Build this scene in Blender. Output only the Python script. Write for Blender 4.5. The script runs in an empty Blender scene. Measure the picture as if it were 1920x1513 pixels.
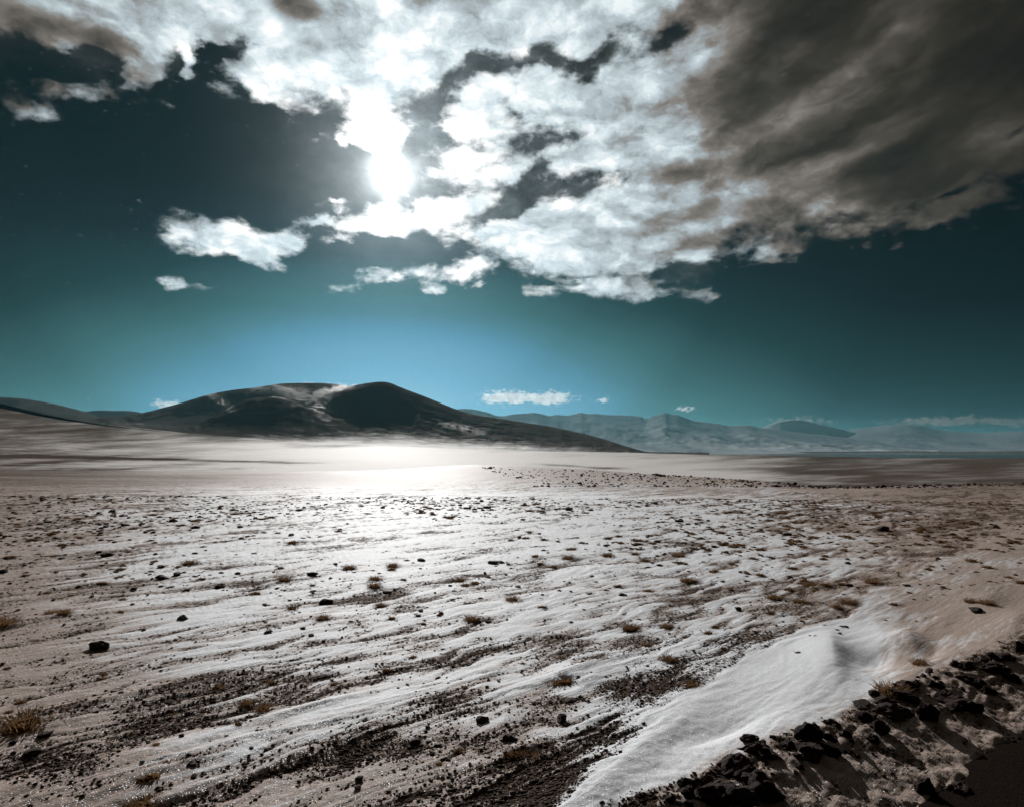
import bpy, bmesh, math, random
import numpy as np
from math import radians, degrees, sin, cos, tan, atan, atan2, hypot, pi
from mathutils import Vector, Matrix, Quaternion

random.seed(7)
rng = np.random.default_rng(11)
SC = bpy.context.scene
COL = SC.collection

# ------------------------------------------------------------------ camera
FPX = 1251.0            # focal length in photo pixels (1920 wide)
HOR = 840.0             # row of the true horizon
CAMH = 2.6
cam_d = bpy.data.cameras.new('camera')
cam_d.sensor_width = 36.0
cam_d.lens = 36.0 * FPX / 1920.0
cam_d.shift_y = (HOR - 1513 / 2.0) / 1920.0
cam_d.clip_start = 0.1
cam_d.clip_end = 200000.0
cam = bpy.data.objects.new('camera', cam_d)
cam.location = (0, 0, CAMH)
cam.rotation_euler = (radians(90), 0, 0)
COL.objects.link(cam)
SC.camera = cam

SUN_AZ = degrees(atan((735 - 960) / FPX))                       # from +Y towards +X
SUN_EL = degrees(atan((HOR - 330) / hypot(FPX, 735 - 960)))
SUN_DIR = Vector((sin(radians(SUN_AZ)) * cos(radians(SUN_EL)), cos(radians(SUN_AZ)) * cos(radians(SUN_EL)), sin(radians(SUN_EL))))

SC.view_settings.view_transform = 'Standard'
SC.view_settings.look = 'None'
SC.view_settings.gamma = 1.0
SC.view_settings.exposure = 0.0
SC.view_settings.use_curve_mapping = False
SC.cycles.use_denoising = True
SC.cycles.denoiser = 'OPENIMAGEDENOISE'
SC.cycles.denoising_input_passes = 'RGB'
SC.cycles.denoising_prefilter = 'ACCURATE'
SC.cycles.max_bounces = 4
SC.cycles.diffuse_bounces = 2
SC.cycles.glossy_bounces = 2
SC.cycles.volume_bounces = 0
SC.cycles.sample_clamp_indirect = 1.0
SC.cycles.sample_clamp_direct = 1.25


# ------------------------------------------------------------------ node helper
class NT:
    def __init__(self, tree):
        self.t = tree
        tree.nodes.clear()

    def n(self, typ, **kw):
        nd = self.t.nodes.new(typ)
        for k, v in kw.items():
            setattr(nd, k, v)
        return nd

    def put(self, sock, v):
        if hasattr(v, 'is_linked') or isinstance(v, bpy.types.NodeSocket):
            self.t.links.new(v, sock)
        else:
            sock.default_value = v

    def math(self, op, a, b=None, c=None, clamp=False):
        nd = self.n('ShaderNodeMath', operation=op, use_clamp=clamp)
        self.put(nd.inputs[0], a)
        if b is not None:
            self.put(nd.inputs[1], b)
        if c is not None:
            self.put(nd.inputs[2], c)
        return nd.outputs[0]

    def vec(self, op, a, b=None, scale=None):
        nd = self.n('ShaderNodeVectorMath', operation=op)
        self.put(nd.inputs[0], a)
        if b is not None:
            self.put(nd.inputs[1], b)
        if scale is not None:
            self.put(nd.inputs['Scale'], scale)
        return nd.outputs['Value'] if op in ('DOT_PRODUCT', 'LENGTH', 'DISTANCE') else nd.outputs[0]

    def maprange(self, v, a, b, c=0.0, d=1.0, interp='LINEAR', clamp=True):
        nd = self.n('ShaderNodeMapRange', interpolation_type=interp)
        if interp in ('LINEAR', 'STEPPED'):
            nd.clamp = clamp
        for i, x in enumerate((v, a, b, c, d)):
            self.put(nd.inputs[i], x)
        return nd.outputs[0]

    def noise(self, vec, scale, detail=4.0, rough=0.5, lac=2.0, dist=0.0, dims='3D', color=False, typ='FBM'):
        nd = self.n('ShaderNodeTexNoise', noise_dimensions=dims, noise_type=typ)
        self.put(nd.inputs['Vector'], vec)
        self.put(nd.inputs['Scale'], scale)
        self.put(nd.inputs['Detail'], detail)
        self.put(nd.inputs['Roughness'], rough)
        self.put(nd.inputs['Lacunarity'], lac)
        self.put(nd.inputs['Distortion'], dist)
        return nd.outputs['Color'] if color else nd.outputs[0]

    def vor(self, vec, scale, detail=0.0, rough=0.5, feature='F1', out='Distance', smooth=1.0, rand=1.0):
        nd = self.n('ShaderNodeTexVoronoi', feature=feature)
        self.put(nd.inputs['Vector'], vec)
        self.put(nd.inputs['Scale'], scale)
        if 'Detail' in nd.inputs:
            self.put(nd.inputs['Detail'], detail)
            self.put(nd.inputs['Roughness'], rough)
        if feature == 'SMOOTH_F1':
            self.put(nd.inputs['Smoothness'], smooth)
        self.put(nd.inputs['Randomness'], rand)
        return nd.outputs[out]

    def ramp(self, v, stops, interp='LINEAR'):
        nd = self.n('ShaderNodeValToRGB')
        nd.color_ramp.interpolation = interp
        els = nd.color_ramp.elements
        els[0].position = stops[0][0]
        els[0].color = (*stops[0][1], 1)
        els[1].position = stops[-1][0]
        els[1].color = (*stops[-1][1], 1)
        for p, c in stops[1:-1]:
            e = els.new(p)
            e.color = (*c, 1)
        self.put(nd.inputs[0], v)
        return nd.outputs[0]

    def curve(self, v, pts, handle='AUTO'):
        nd = self.n('ShaderNodeFloatCurve')
        cv = nd.mapping.curves[0]
        nd.mapping.use_clip = False
        nd.mapping.extend = 'HORIZONTAL'
        cv.points[0].location = pts[0]
        cv.points[1].location = pts[-1]
        for p in pts[1:-1]:
            cv.points.new(*p)
        for p in cv.points:
            p.handle_type = handle
        nd.mapping.update()
        self.put(nd.inputs['Value'], v)
        return nd.outputs[0]

    def mixc(self, f, a, b, blend='MIX'):
        nd = self.n('ShaderNodeMix', data_type='RGBA', blend_type=blend, clamp_factor=True)
        self.put(nd.inputs[0], f)
        for s, v in ((nd.inputs[6], a), (nd.inputs[7], b)):
            if isinstance(v, tuple) and len(v) == 3:
                v = (*v, 1)
            self.put(s, v)
        return nd.outputs[2]

    def mixf(self, f, a, b):
        nd = self.n('ShaderNodeMix', data_type='FLOAT', clamp_factor=True)
        self.put(nd.inputs[0], f)
        self.put(nd.inputs[2], a)
        self.put(nd.inputs[3], b)
        return nd.outputs[0]


def ae(px, py):
    """photo direction -> (azimuth, elevation) in degrees"""
    return degrees(atan((px - 960) / FPX)), degrees(atan((HOR - py) / hypot(FPX, px - 960)))


# ------------------------------------------------------------------ world: daylight sky with a broken cloud deck
world = bpy.data.worlds.new('World')
SC.world = world
world.use_nodes = True
W = NT(world.node_tree)
gen = W.n('ShaderNodeTexCoord').outputs['Generated']
sep = W.n('ShaderNodeSeparateXYZ')
W.put(sep.inputs[0], gen)
az = W.math('DEGREES', W.math('ARCTAN2', sep.outputs[0], sep.outputs[1]))
el = W.math('DEGREES', W.math('ARCSINE', sep.outputs[2]))
cosg = W.vec('DOT_PRODUCT', gen, tuple(SUN_DIR))
th = W.math('DEGREES', W.math('ARCCOSINE', W.math('MINIMUM', cosg, 0.999999)))     # angle from the sun
comb = W.n('ShaderNodeCombineXYZ')
W.put(comb.inputs[0], az)
W.put(comb.inputs[1], el)
p0 = comb.outputs[0]


def blobs(coord, items, start=0.0):
    """sum of soft elliptical patches: (px, py, rx, ry, tilt degrees (up to the right +), weight), pixel sizes of the photo"""
    acc = start
    for (px, py, rx, ry, tilt, w) in items:
        a, e = ae(px, py)
        k = degrees(1) / FPX
        kx = k * FPX * FPX / (FPX * FPX + (px - 960) ** 2)
        m = W.n('ShaderNodeMapping', vector_type='TEXTURE')
        W.put(m.inputs['Vector'], coord)
        m.inputs['Location'].default_value = (a, e, 0)
        m.inputs['Rotation'].default_value = (0, 0, radians(tilt))
        m.inputs['Scale'].default_value = (rx * kx, ry * kx, 1)
        g = W.n('ShaderNodeTexGradient', gradient_type='SPHERICAL')
        W.put(g.inputs[0], m.outputs[0])
        acc = W.math('MULTIPLY_ADD', g.outputs['Fac'], w, acc)
    return acc

# domain warp so that no cloud edge is a clean curve
sq = W.vec('MULTIPLY', gen, (1.0, 1.0, 1.7))
w1 = W.vec('SUBTRACT', W.noise(sq, 7.0, 5, 0.55, color=True), (0.5, 0.5, 0.5))
w2 = W.vec('SUBTRACT', W.noise(sq, 26.0, 5, 0.6, color=True), (0.5, 0.5, 0.5))
p1 = W.vec('ADD', p0, W.vec('MULTIPLY', w1, (3.2, 2.0, 0)))
p1 = W.vec('ADD', p1, W.vec('MULTIPLY', w2, (2.4, 1.5, 0)))
s1 = W.n('ShaderNodeSeparateXYZ')
W.put(s1.inputs[0], p1)

# lower edge of the deck as elevation over azimuth
edge_px = [(-900, 60), (-300, 100), (0, 150), (60, 165), (180, 172), (290, 172), (345, 130), (362, 85), (398, 85), (425, 150), (470, 195), (540, 232),
           (600, 212), (650, 240), (680, 300), (780, 310), (802, 415), (835, 470), (900, 500), (1000, 540),
           (1130, 560), (1290, 548), (1330, 535), (1352, 470), (1420, 462), (1560, 432), (1700, 428), (1800, 392),
           (1920, 345), (2300, 300), (3200, 200)]
ep = []
for (x, y) in edge_px:
    a, e = ae(x, y)
    ep.append(((a + 75.0) / 150.0, e / 50.0))
edge = W.math('MULTIPLY', W.curve(W.maprange(s1.outputs[0], -75, 75), ep, 'VECTOR'), 50.0)
deck = W.maprange(W.math('SUBTRACT', s1.outputs[1], edge), -3.0, 3.0, -0.9, 0.9)

loose = [  # small separate clouds and gaps (weight < 0)
    (405, 438, 225, 50, -4, 2.3), (450, 462, 170, 46, -12, 1.3), (505, 490, 130, 32, -16, 1.6), (598, 440, 44, 40, 0, -1.0), (590, 500, 90, 30, 0, -1.3), (190, 400, 120, 60, 0, -.6), (556, 452, 50, 34, 0, 1.9), (330, 470, 110, 20, -8, 1.1), (343, 533, 90, 28, 6, 1.75), (318, 542, 36, 18, 0, .9),
    (55, 215, 80, 44, 8, 1.25), (310, 200, 60, 46, -60, .9), (662, 536, 85, 26, 4, 2.0), (770, 514, 64, 32, -10, 1.8), (690, 514, 70, 18, -6, 1.4),
    (852, 526, 95, 36, 14, 1.7), (800, 548, 50, 12, 8, .7), (745, 408, 200, 56, 4, 2.5), (690, 432, 120, 26, 0, 1.3), (626, 456, 50, 15, 0, 1.5), (600, 421, 60, 15, 0, 1.3),
    (640, 264, 16, 20, 20, 1.3), (632, 374, 26, 8, 0, 1.1), (570, 385, 70, 14, 10, .45), (715, 225, 80, 70, 0, 1.3), (690, 330, 60, 45, 0, -1.2), (805, 320, 40, 60, 0, -.8), (735, 175, 60, 20, 20, -.5), (980, 50, 520, 110, 4, 1.3), (1000, 190, 220, 60, 14, .5), (1180, 230, 330, 160, 30, 1.0), (1180, 440, 380, 90, 6, .9), (1420, 330, 330, 160, 0, .8), (330, 60, 360, 100, 0, .7), (1750, 130, 520, 300, -24, 1.3), (1560, 320, 300, 120, -14, .8),
    (1180, 545, 190, 26, -2, 1.2), (1345, 546, 30, 8, 0, 1.1), (1440, 488, 60, 9, 4, 1.0), (1580, 478, 55, 9, 10, .8), (1860, 405, 60, 10, 20, .5),
    (100, 160, 150, 26, 6, 1.3), (160, 40, 420, 110, 0, 1.0), (260, 140, 60, 30, 10, 1.0), (335, 185, 30, 20, 40, .9), (340, 120, 16, 50, 10, 1.2), (230, 158, 60, 16, 0, .9), (650, 300, 40, 14, 10, 1.0), (1500, 455, 130, 20, 10, .9), (1750, 405, 150, 22, 16, 1.2), (1640, 425, 120, 20, 8, .9), (520, 60, 260, 110, 0, .6),
    # gaps
    (60, 125, 130, 46, 8, -2.1), (170, 100, 80, 36, 38, -1.9), (215, 140, 66, 30, -20, -1.8), (318, 120, 40, 70, 8, -2.1), (292, 160, 50, 26, 0, -.9), (425, 92, 84, 20, 12, -2.3),
    (378, 112, 36, 40, 0, -1.4), (790, 215, 55, 60, 40, -1.7), (850, 158, 80, 28, 40, -2.0), (950, 122, 110, 26, 6, -2.3), (1060, 128, 80, 26, -18, -2.2), (1180, 92, 66, 40, 10, -2.5),
    (1255, 76, 56, 24, 25, -2.3), (1125, 112, 60, 22, 40, -1.8),
    (1030, 262, 120, 28, 12, -1.8), (960, 215, 60, 20, -55, -.8), (1105, 352, 105, 38, 10, -2.0), (985, 376, 90, 36, 25, -2.0), (935, 345, 40, 22, -30, -1.0), (840, 360, 60, 26, 10, -1.3),
    (905, 415, 110, 20, 12, -1.6), (1010, 320, 50, 16, 25, -1.0), (835, 262, 26, 26, 0, -1.1), (835, 305, 50, 12, 0, -.8), (1085, 515, 90, 13, 4, -1.1), (930, 470, 40, 10, 0, -.5),
    (1290, 505, 80, 32, 0, -1.6), (1890, 255, 60, 22, 28, -1.6), (1800, 360, 60, 12, 22, -1.1), (900, 105, 40, 14, 10, -.8),
]
loose = [(a, b, c * 1.12, d * 1.12, t, w * .86 if w < 0 else w) for (a, b, c, d, t, w) in loose]
macro = blobs(p1, loose, deck)
macro = W.math('SUBTRACT', macro, W.maprange(macro, -0.45, -0.85, 0.0, 0.6, interp='SMOOTHSTEP'))     # keeps the open sky free of stray flecks
tex_p = W.vec('ADD', sq, W.vec('SCALE', w1, scale=0.05))
fine = W.noise(tex_p, 18.0, 8, 0.64)
puff = W.vor(W.vec('ADD', tex_p, W.vec('SCALE', w2, scale=0.03)), 20.0, 2.0, 0.55)
dens = W.math('ADD', macro, W.math('MULTIPLY_ADD', fine, 3.0, -1.5))

dens = W.math('ADD', dens, W.math('MULTIPLY_ADD', puff, -0.8, 0.30))
alpha = W.maprange(dens, -0.32, 0.85, interp='SMOOTHSTEP')
thick = W.maprange(dens, 0.25, 2.2)
veil = W.math('MULTIPLY', W.maprange(W.math('ADD', deck, W.math('MULTIPLY_ADD', fine, 2.0, -1.0)), -0.1, 1.5, interp='SMOOTHSTEP'), .62)

# far low clouds over the mountains
lw = W.vec('SUBTRACT', W.noise(W.vec('MULTIPLY', gen, (1, 1, 1.6)), 75.0, 4, .6, color=True), (0.5, 0.5, 0.5))
low = blobs(W.vec('ADD', p0, W.vec('MULTIPLY', lw, (2.2, 0.9, 0))), [
    (615, 724, 120, 9, 0, 2.0), (313, 757, 46, 14, 0, 2.2), (940, 746, 66, 22, 0, 2.1), (988, 748, 84, 13, 0, 2.0), (1038, 746, 62, 20, 0, 2.1), (965, 743, 34, 16, 0, .8), (1130, 750, 22, 8, 0, 2.2), (1286, 766, 22, 9, 0, 2.0),
    (1490, 788, 110, 11, 0, 1.7), (1560, 794, 60, 8, 0, .9), (1740, 787, 140, 15, 0, 1.7), (1860, 790, 220, 16, 0, 1.8), (2050, 790, 230, 18, 0, 1.6)])
low_a = W.maprange(W.math('ADD', low, W.math('MULTIPLY_ADD', W.noise(W.vec('MULTIPLY', gen, (1, 1, 2.2)), 150.0, 5, .62), 4.2, -2.75)), -0.1, 1.3, interp='SMOOTHSTEP')

# clear sky
nish = W.n('ShaderNodeTexSky', sky_type='NISHITA')
nish.sun_disc = False
nish.sun_elevation = radians(SUN_EL)
nish.sun_rotation = radians(SUN_AZ)
nish.altitude = 4500.0
nish.air_density = 1.0
nish.dust_density = 0.6
nish.ozone_density = 1.0
clear = W.vec('SCALE', nish.outputs[0], scale=0.1)

cfg = dict(clear=clear)
tint = W.ramp(W.math('DIVIDE', th, 60.0), [(0.0, (.55, .80, .80)), (.10, (.36, .66, .62)), (.20, (.22, .50, .46)), (.32, (.090, .25, .19)),
                                            (.47, (.026, .092, .064)), (.66, (.006, .034, .027)), (1.0, (.004, .024, .022))])
lift = W.ramp(W.math('DIVIDE', W.math('ABSOLUTE', el), 40.0), [(0.0, (1.2, .62, 1.1)), (.10, (.92, .68, .98)), (.20, (.48, .48, .56)), (.28, (.21, .245, .235)), (.40, (.035, .045, .040)), (.55, (.022, .024, .016)), (1.0, (.018, .020, .014))])
clear = W.mixc(1.0, W.mixc(1.0, clear, tint, 'MULTIPLY'), W.vec('SCALE', lift, scale=2.5), 'MULTIPLY')

gsep = W.n('ShaderNodeSeparateColor')
W.put(gsep.inputs[0], clear)
g_ = gsep.outputs[1]
toned = W.ramp(W.math('POWER', g_, .5), [(0.0, (0, .0005, .001)), (.10, (.0002, .0025, .004)), (.20, (.004, .022, .022)), (.32, (.032, .102, .102)), (.40, (.058, .172, .208)), (.47, (.088, .25, .365)), (.62, (.175, .41, .57)), (.80, (.38, .64, .72)), (1.0, (.8, .95, 1.0))])
clear = W.mixc(.92, clear, toned)

# brightness of the cloud deck: glowing round the sun, fading to dark undersides away from it
glow = W.math('ADD', W.math('MULTIPLY', W.math('EXPONENT', W.math('DIVIDE', th, -3.5)), 1.8),
              W.math('MULTIPLY', W.math('EXPONENT', W.math('MULTIPLY', W.math('POWER', W.math('DIVIDE', th, 25.0), 2.0), -1.0)), 1.08))
glow = W.math('ADD', glow, 0.075)
dark = [(1700, 90, 620, 330, -24, 1.25), (1560, 250, 330, 150, -24, .40), (1900, 60, 500, 400, 0, .55), (1500, 60, 220, 160, -20, .7), (1340, 195, 120, 60, -15, .55), (1365, 250, 90, 40, 20, .5), (1130, 440, 100, 18, 2, .75), (1180, 395, 90, 12, -18, .45),
        (1290, 405, 130, 24, 8, .7), (1400, 425, 160, 20, 12, .55), (1480, 300, 190, 34, 12, .55), (1600, 330, 220, 34, 12, .6), (1290, 320, 130, 20, 4, .5), (1180, 255, 50, 14, 0, .55), (1350, 275, 40, 16, 0, .5), (1440, 370, 120, 24, 14, .4),
        (538, 40, 90, 75, 0, 1.5), (525, 0, 130, 40, 0, .9), (1000, -20, 330, 40, 0, .8), (640, 85, 40, 14, 0, .3),
        (80, 50, 170, 40, 10, .45), (40, 105, 130, 60, 0, .7), (200, 75, 70, 35, 20, .5), (20, 20, 90, 60, 0, .6), (150, 5, 90, 14, 0, .5), (0, 170, 220, 80, 0, .9), (410, 55, 22, 26, 0, .55), (318, 48, 30, 10, 0, .35), (-300, 60, 420, 200, 0, 1.2),
        (2400, 100, 700, 500, 0, 1.6), (-50, 210, 150, 60, 0, .6)]
rot = W.n('ShaderNodeMapping', vector_type='TEXTURE')
W.put(rot.inputs['Vector'], p1)
rot.inputs['Rotation'].default_value = (0, 0, radians(20))
rot.inputs['Scale'].default_value = (15, 4.5, 1)
streak = W.noise(rot.outputs[0], 1.0, 4, 0.5)
shade = blobs(W.vec('ADD', p0, W.vec('MULTIPLY', w1, (4.0, 3.0, 0))), dark)
soft = W.noise(W.vec('ADD', tex_p, W.vec('SCALE', w2, scale=0.04)), 12.0, 6, 0.66)
# cloud shade: placed dark patches plus streak and puff noise
occ = W.math('ADD', W.math('MULTIPLY', shade, 1.0), W.math('MULTIPLY', W.math('MULTIPLY_ADD', streak, 4.6, -2.35), W.maprange(shade, 0.0, 0.9, .10, 1.0)))
occ = W.math('ADD', occ, W.math('MULTIPLY', W.math('MULTIPLY_ADD', soft, 2.2, -1.05), W.maprange(shade, 0.1, 1.0, 1.0, .45)))
occ = W.math('ADD', occ, W.math('MULTIPLY', W.math('MULTIPLY_ADD', puff, 1.0, -0.35), W.maprange(shade, 0.1, 0.8, .5, .05)))
br = W.math('MULTIPLY', glow, W.math('EXPONENT', W.math('MULTIPLY', W.math('MAXIMUM', W.math('ADD', occ, -0.08), -0.15), -1.55)))
ctone = W.ramp(br, [(0.0, (.006, .004, .002)), (.045, (.030, .024, .017)), (.10, (.076, .064, .052)), (.20, (.20, .175, .155)), (.36, (.40, .46, .49)), (.60, (.66, .76, .80)), (.85, (.93, .97, .98)), (1.0, (1.05, 1.05, 1.05))])
ccol = W.vec('SCALE', ctone, scale=W.math('MAXIMUM', br, 1.0))
thin = W.ramp(W.math('MULTIPLY', br, .42), [(0.0, (.004, .004, .003)), (.10, (.045, .042, .038)), (.30, (.16, .175, .18)), (.6, (.36, .43, .46)), (1.0, (.7, .8, .85))])
sky = W.mixc(alpha, W.mixc(veil, clear, thin), ccol)
lowc = W.ramp(W.math('DIVIDE', th, 60.0), [(0.0, (.9, .95, .95)), (.32, (.78, .84, .86)), (.5, (.60, .68, .70)), (.60, (.20, .21, .20)), (.8, (.105, .10, .092)), (1.0, (.08, .08, .075))])
sky = W.mixc(W.math('MULTIPLY', low_a, .9), sky, W.mixc(W.maprange(W.noise(gen, 120.0, 3, .6), .35, .65), W.vec('SCALE', lowc, scale=.72), lowc))
# aureole: light scattered forward by the thin cloud and ice round the sun
aur = W.math('ADD', W.math('MULTIPLY', W.math('EXPONENT', W.math('MULTIPLY', W.math('POWER', W.math('DIVIDE', th, 1.3), 2.0), -1.0)), 1.6),
             W.math('MULTIPLY', W.math('EXPONENT', W.math('DIVIDE', th, -2.5)), 1.25))
aur = W.math('MULTIPLY', aur, W.math('MULTIPLY_ADD', fine, 1.3, .35))
aur2 = W.math('MULTIPLY', W.math('EXPONENT', W.math('DIVIDE', th, -5.0)), .13)
sky = W.vec('ADD', sky, W.vec('SCALE', (.92, .98, 1.0), scale=aur))
sky = W.vec('ADD', sky, W.vec('SCALE', (.50, .82, 1.0), scale=aur2))
below = W.math('MULTIPLY', W.math('MULTIPLY', W.math('EXPONENT', W.math('DIVIDE', th, -7.5)), .24), W.maprange(el, 21.0, 12.0, interp='SMOOTHSTEP'))
sky = W.vec('ADD', sky, W.vec('SCALE', (.30, .72, 1.0), scale=below))
bg = W.n('ShaderNodeBackground')
wout = W.n('ShaderNodeOutputWorld')
W.put(bg.inputs[0], sky)
bg.inputs[1].default_value = 1.0
W.t.links.new(bg.outputs[0], wout.inputs[0])

# ------------------------------------------------------------------ sun
sun_d = bpy.data.lights.new('sun', 'SUN')
sun_d.energy = 4.8
sun_d.angle = radians(0.6)
sun_d.color = (1.0, 0.98, 0.955)
sun_o = bpy.data.objects.new('sun', sun_d)
sun_o.rotation_euler = SUN_DIR.to_track_quat('Z', 'Y').to_euler()
sun_o.location = (0, 0, 3000)
COL.objects.link(sun_o)


# ------------------------------------------------------------------ numpy noise
def _h(ix, iy, seed):
    with np.errstate(over='ignore'):
        n = ix.astype(np.uint32) * np.uint32(374761393) + iy.astype(np.uint32) * np.uint32(668265263) + np.uint32((seed * 2246822519 + 97) & 0xffffffff)
        n = (n ^ (n >> np.uint32(13))) * np.uint32(1274126177)
        n = n ^ (n >> np.uint32(16))
    return n


def perlin(x, y, seed=0):
    x = np.asarray(x, float)
    y = np.asarray(y, float)
    xi = np.floor(x).astype(np.int64)
    yi = np.floor(y).astype(np.int64)
    fx, fy = x - xi, y - yi
    u = fx * fx * fx * (fx * (fx * 6 - 15) + 10)
    v = fy * fy * fy * (fy * (fy * 6 - 15) + 10)

    def g(ax, ay, dx, dy):
        a = _h(ax, ay, seed).astype(np.float64) * (2 * pi / 4294967296.0)
        return np.cos(a) * dx + np.sin(a) * dy
    n00 = g(xi, yi, fx, fy)
    n10 = g(xi + 1, yi, fx - 1, fy)
    n01 = g(xi, yi + 1, fx, fy - 1)
    n11 = g(xi + 1, yi + 1, fx - 1, fy - 1)
    return ((n00 * (1 - u) + n10 * u) * (1 - v) + (n01 * (1 - u) + n11 * u) * v) * 1.5


def fbm(x, y, octv=4, seed=0, gain=0.5, lac=2.03):
    s, a = 0.0, 1.0
    for i in range(octv):
        s = s + a * perlin(x, y, seed + i * 17)
        x, y, a = x * lac + 3.1, y * lac - 1.7, a * gain
    return s


def sst(a, b, x):
    t = np.clip((x - a) / (b - a), 0, 1)
    return t * t * (3 - 2 * t)


def ip(x, pts):
    """smoothly interpolated control curve"""
    xs = np.array([p[0] for p in pts], float)
    ys = np.array([p[1] for p in pts], float)
    x = np.asarray(x, float)
    m = np.gradient(ys, xs)
    i = np.clip(np.searchsorted(xs, x) - 1, 0, len(xs) - 2)
    h = xs[i + 1] - xs[i]
    t = np.clip((x - xs[i]) / h, 0, 1)
    return ((2 * t**3 - 3 * t**2 + 1) * ys[i] + (t**3 - 2 * t**2 + t) * h * m[i] + (-2 * t**3 + 3 * t**2) * ys[i + 1] + (t**3 - t**2) * h * m[i + 1])


def zof(py, Y):
    return CAMH + (HOR - py) / FPX * Y


# ------------------------------------------------------------------ lie of the land
WA = radians(47.0)                      # the wind that combed the snow
WX, WY = sin(WA), cos(WA)
RA = radians(55.0)                      # the road
RX, RY = sin(RA), cos(RA)
NXr, NYr = cos(RA), -sin(RA)
D_BERM, D_ROAD = -3.26, -2.45
EDGE = [(-1500, 925), (-400, 927), (0, 929), (500, 931), (960, 933), (1400, 936), (1920, 940), (2600, 944), (4000, 950)]
CRY = [(-1500, 190), (0, 150), (640, 110), (880, 74), (1240, 66), (1560, 52), (1920, 56), (2600, 60), (4000, 60)]
CRP = [(-1500, 838), (-300, 847), (0, 853), (320, 860), (640, 867.5), (880, 870), (1000, 874), (1240, 889), (1400, 899), (1560, 912), (1700, 909), (1920, 905), (2600, 900), (4000, 898)]
TOP = [(-1500, 690), (-400, 722), (0, 760), (60, 773), (130, 786), (300, 806), (480, 822), (600, 830), (760, 837), (900, 843), (1050, 846), (1200, 849), (1320, 853), (1550, 858), (1920, 863), (2600, 868), (4000, 872)]
YF = 2500.0


def photo_col(x, y):
    return np.clip(960 + FPX * x / np.maximum(y, 0.3), -1400, 3900)


def mounds(x, y):
    """drifts and hollows near the road, as (px, py, length, width, height, direction degrees)"""
    z = 0.0
    for (px, py, ln, wd, hgt, dr) in [(1560, 1235, 1.0, .30, .13, 24), (1520, 1300, 1.3, .45, .07, 40), (1645, 1243, .5, .30, -.10, 35), (1240, 1390, 1.6, .36, .05, 36), (1150, 1470, 1.0, .30, .04, 36),
                                      (1360, 1385, .5, .16, -.055, 52), (1705, 1205, .6, .28, .10, 25), (1745, 1235, .45, .22, -.06, 40), (1900, 1175, 1.0, .4, .08, 40), (1850, 1130, 1.4, .4, .06, 40),
                                      (350, 1440, 2.2, .35, .06, 47), (620, 1400, 1.6, .3, .05, 47), (180, 1325, 1.2, .16, .05, 47), (80, 1480, 1.5, .3, .05, 47), (1090, 1258, .8, .16, .05, 47), (590, 1335, .8, .12, .045, 47)]:
        Y0 = CAMH * FPX / (py - HOR)
        X0 = (px - 960) / FPX * Y0
        a = radians(dr)
        u = (x - X0) * sin(a) + (y - Y0) * cos(a)
        v = (x - X0) * cos(a) - (y - Y0) * sin(a)
        v = v / np.where(v > 0, wd * .62, wd * 1.25)         # steeper lee side
        z = z + hgt * np.exp(-(u / ln) ** 2 - np.abs(v) ** 1.7)
    return z


def berm_d(x, y):
    s = x * RX + y * RY
    return x * NXr + y * NYr + 0.10 * perlin(s * .55, s * 0 + 3.3, 5) + 0.05 * perlin(s * 1.9, s * 0 + 9.3, 6)


def bank_edge(x, y, d):
    """1 on the drifted bank along the berm, 0 out on the scoured field; the bank widens away from the bottom edge"""
    s = x * RX + y * RY
    e = np.where(s < 5.33, -3.72 - .47 * (s - 3.25), -4.70 - .18 * (s - 5.33))
    return sst(e - .12, e + .25, d)


def base_h(x, y):
    x = np.asarray(x, float)
    y = np.asarray(y, float)
    px = photo_col(x, y)
    Y = np.maximum(y, .3)
    z_edge = zof(ip(px, EDGE), 34.0)
    near = z_edge * sst(12, 34, Y)
    Yc = ip(px, CRY)
    zc = zof(ip(px, CRP), Yc)
    # beyond the edge of the flat: a shallow dip, then up to the stony rise
    t = (Y - 34.0) / np.maximum(Yc - 34.0, 5.0)
    mid = z_edge + (zc - z_edge) * sst(0.05, 1.0, t) - 0.22 * np.exp(-((t - .22) / .16) ** 2)
    # the long fan behind
    lt = np.log(np.maximum(Y, 1) / Yc) / np.log(YF / Yc)
    ltc = np.clip(lt, 0, 1)
    py = ip(px, CRP) + (ip(px, TOP) - ip(px, CRP)) * ltc
    fan = zof(py, Y) - np.clip(Yc / 110, .3, 1.2) * 0.9 * np.exp(-((lt - .10) / .07) ** 2)
    beyond = zof(ip(px, TOP), YF) + (-150.0 - zof(ip(px, TOP), YF)) * sst(2500, 8200, Y)
    z = np.where(Y < 34, near, np.where(Y < Yc, mid, np.where(Y < YF, fan, beyond)))
    # road bank
    d = berm_d(x, y)
    k = sst(60, 30, Y)
    bank = 0.095 * np.exp(-((d - D_BERM) / np.where(d < D_BERM, .62, .42)) ** 2)
    drop = -0.075 * sst(D_BERM - .05, D_ROAD + .05, d) - .035 * sst(D_ROAD - .02, D_ROAD + .12, d)
    return z + k * (bank + drop)


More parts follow.
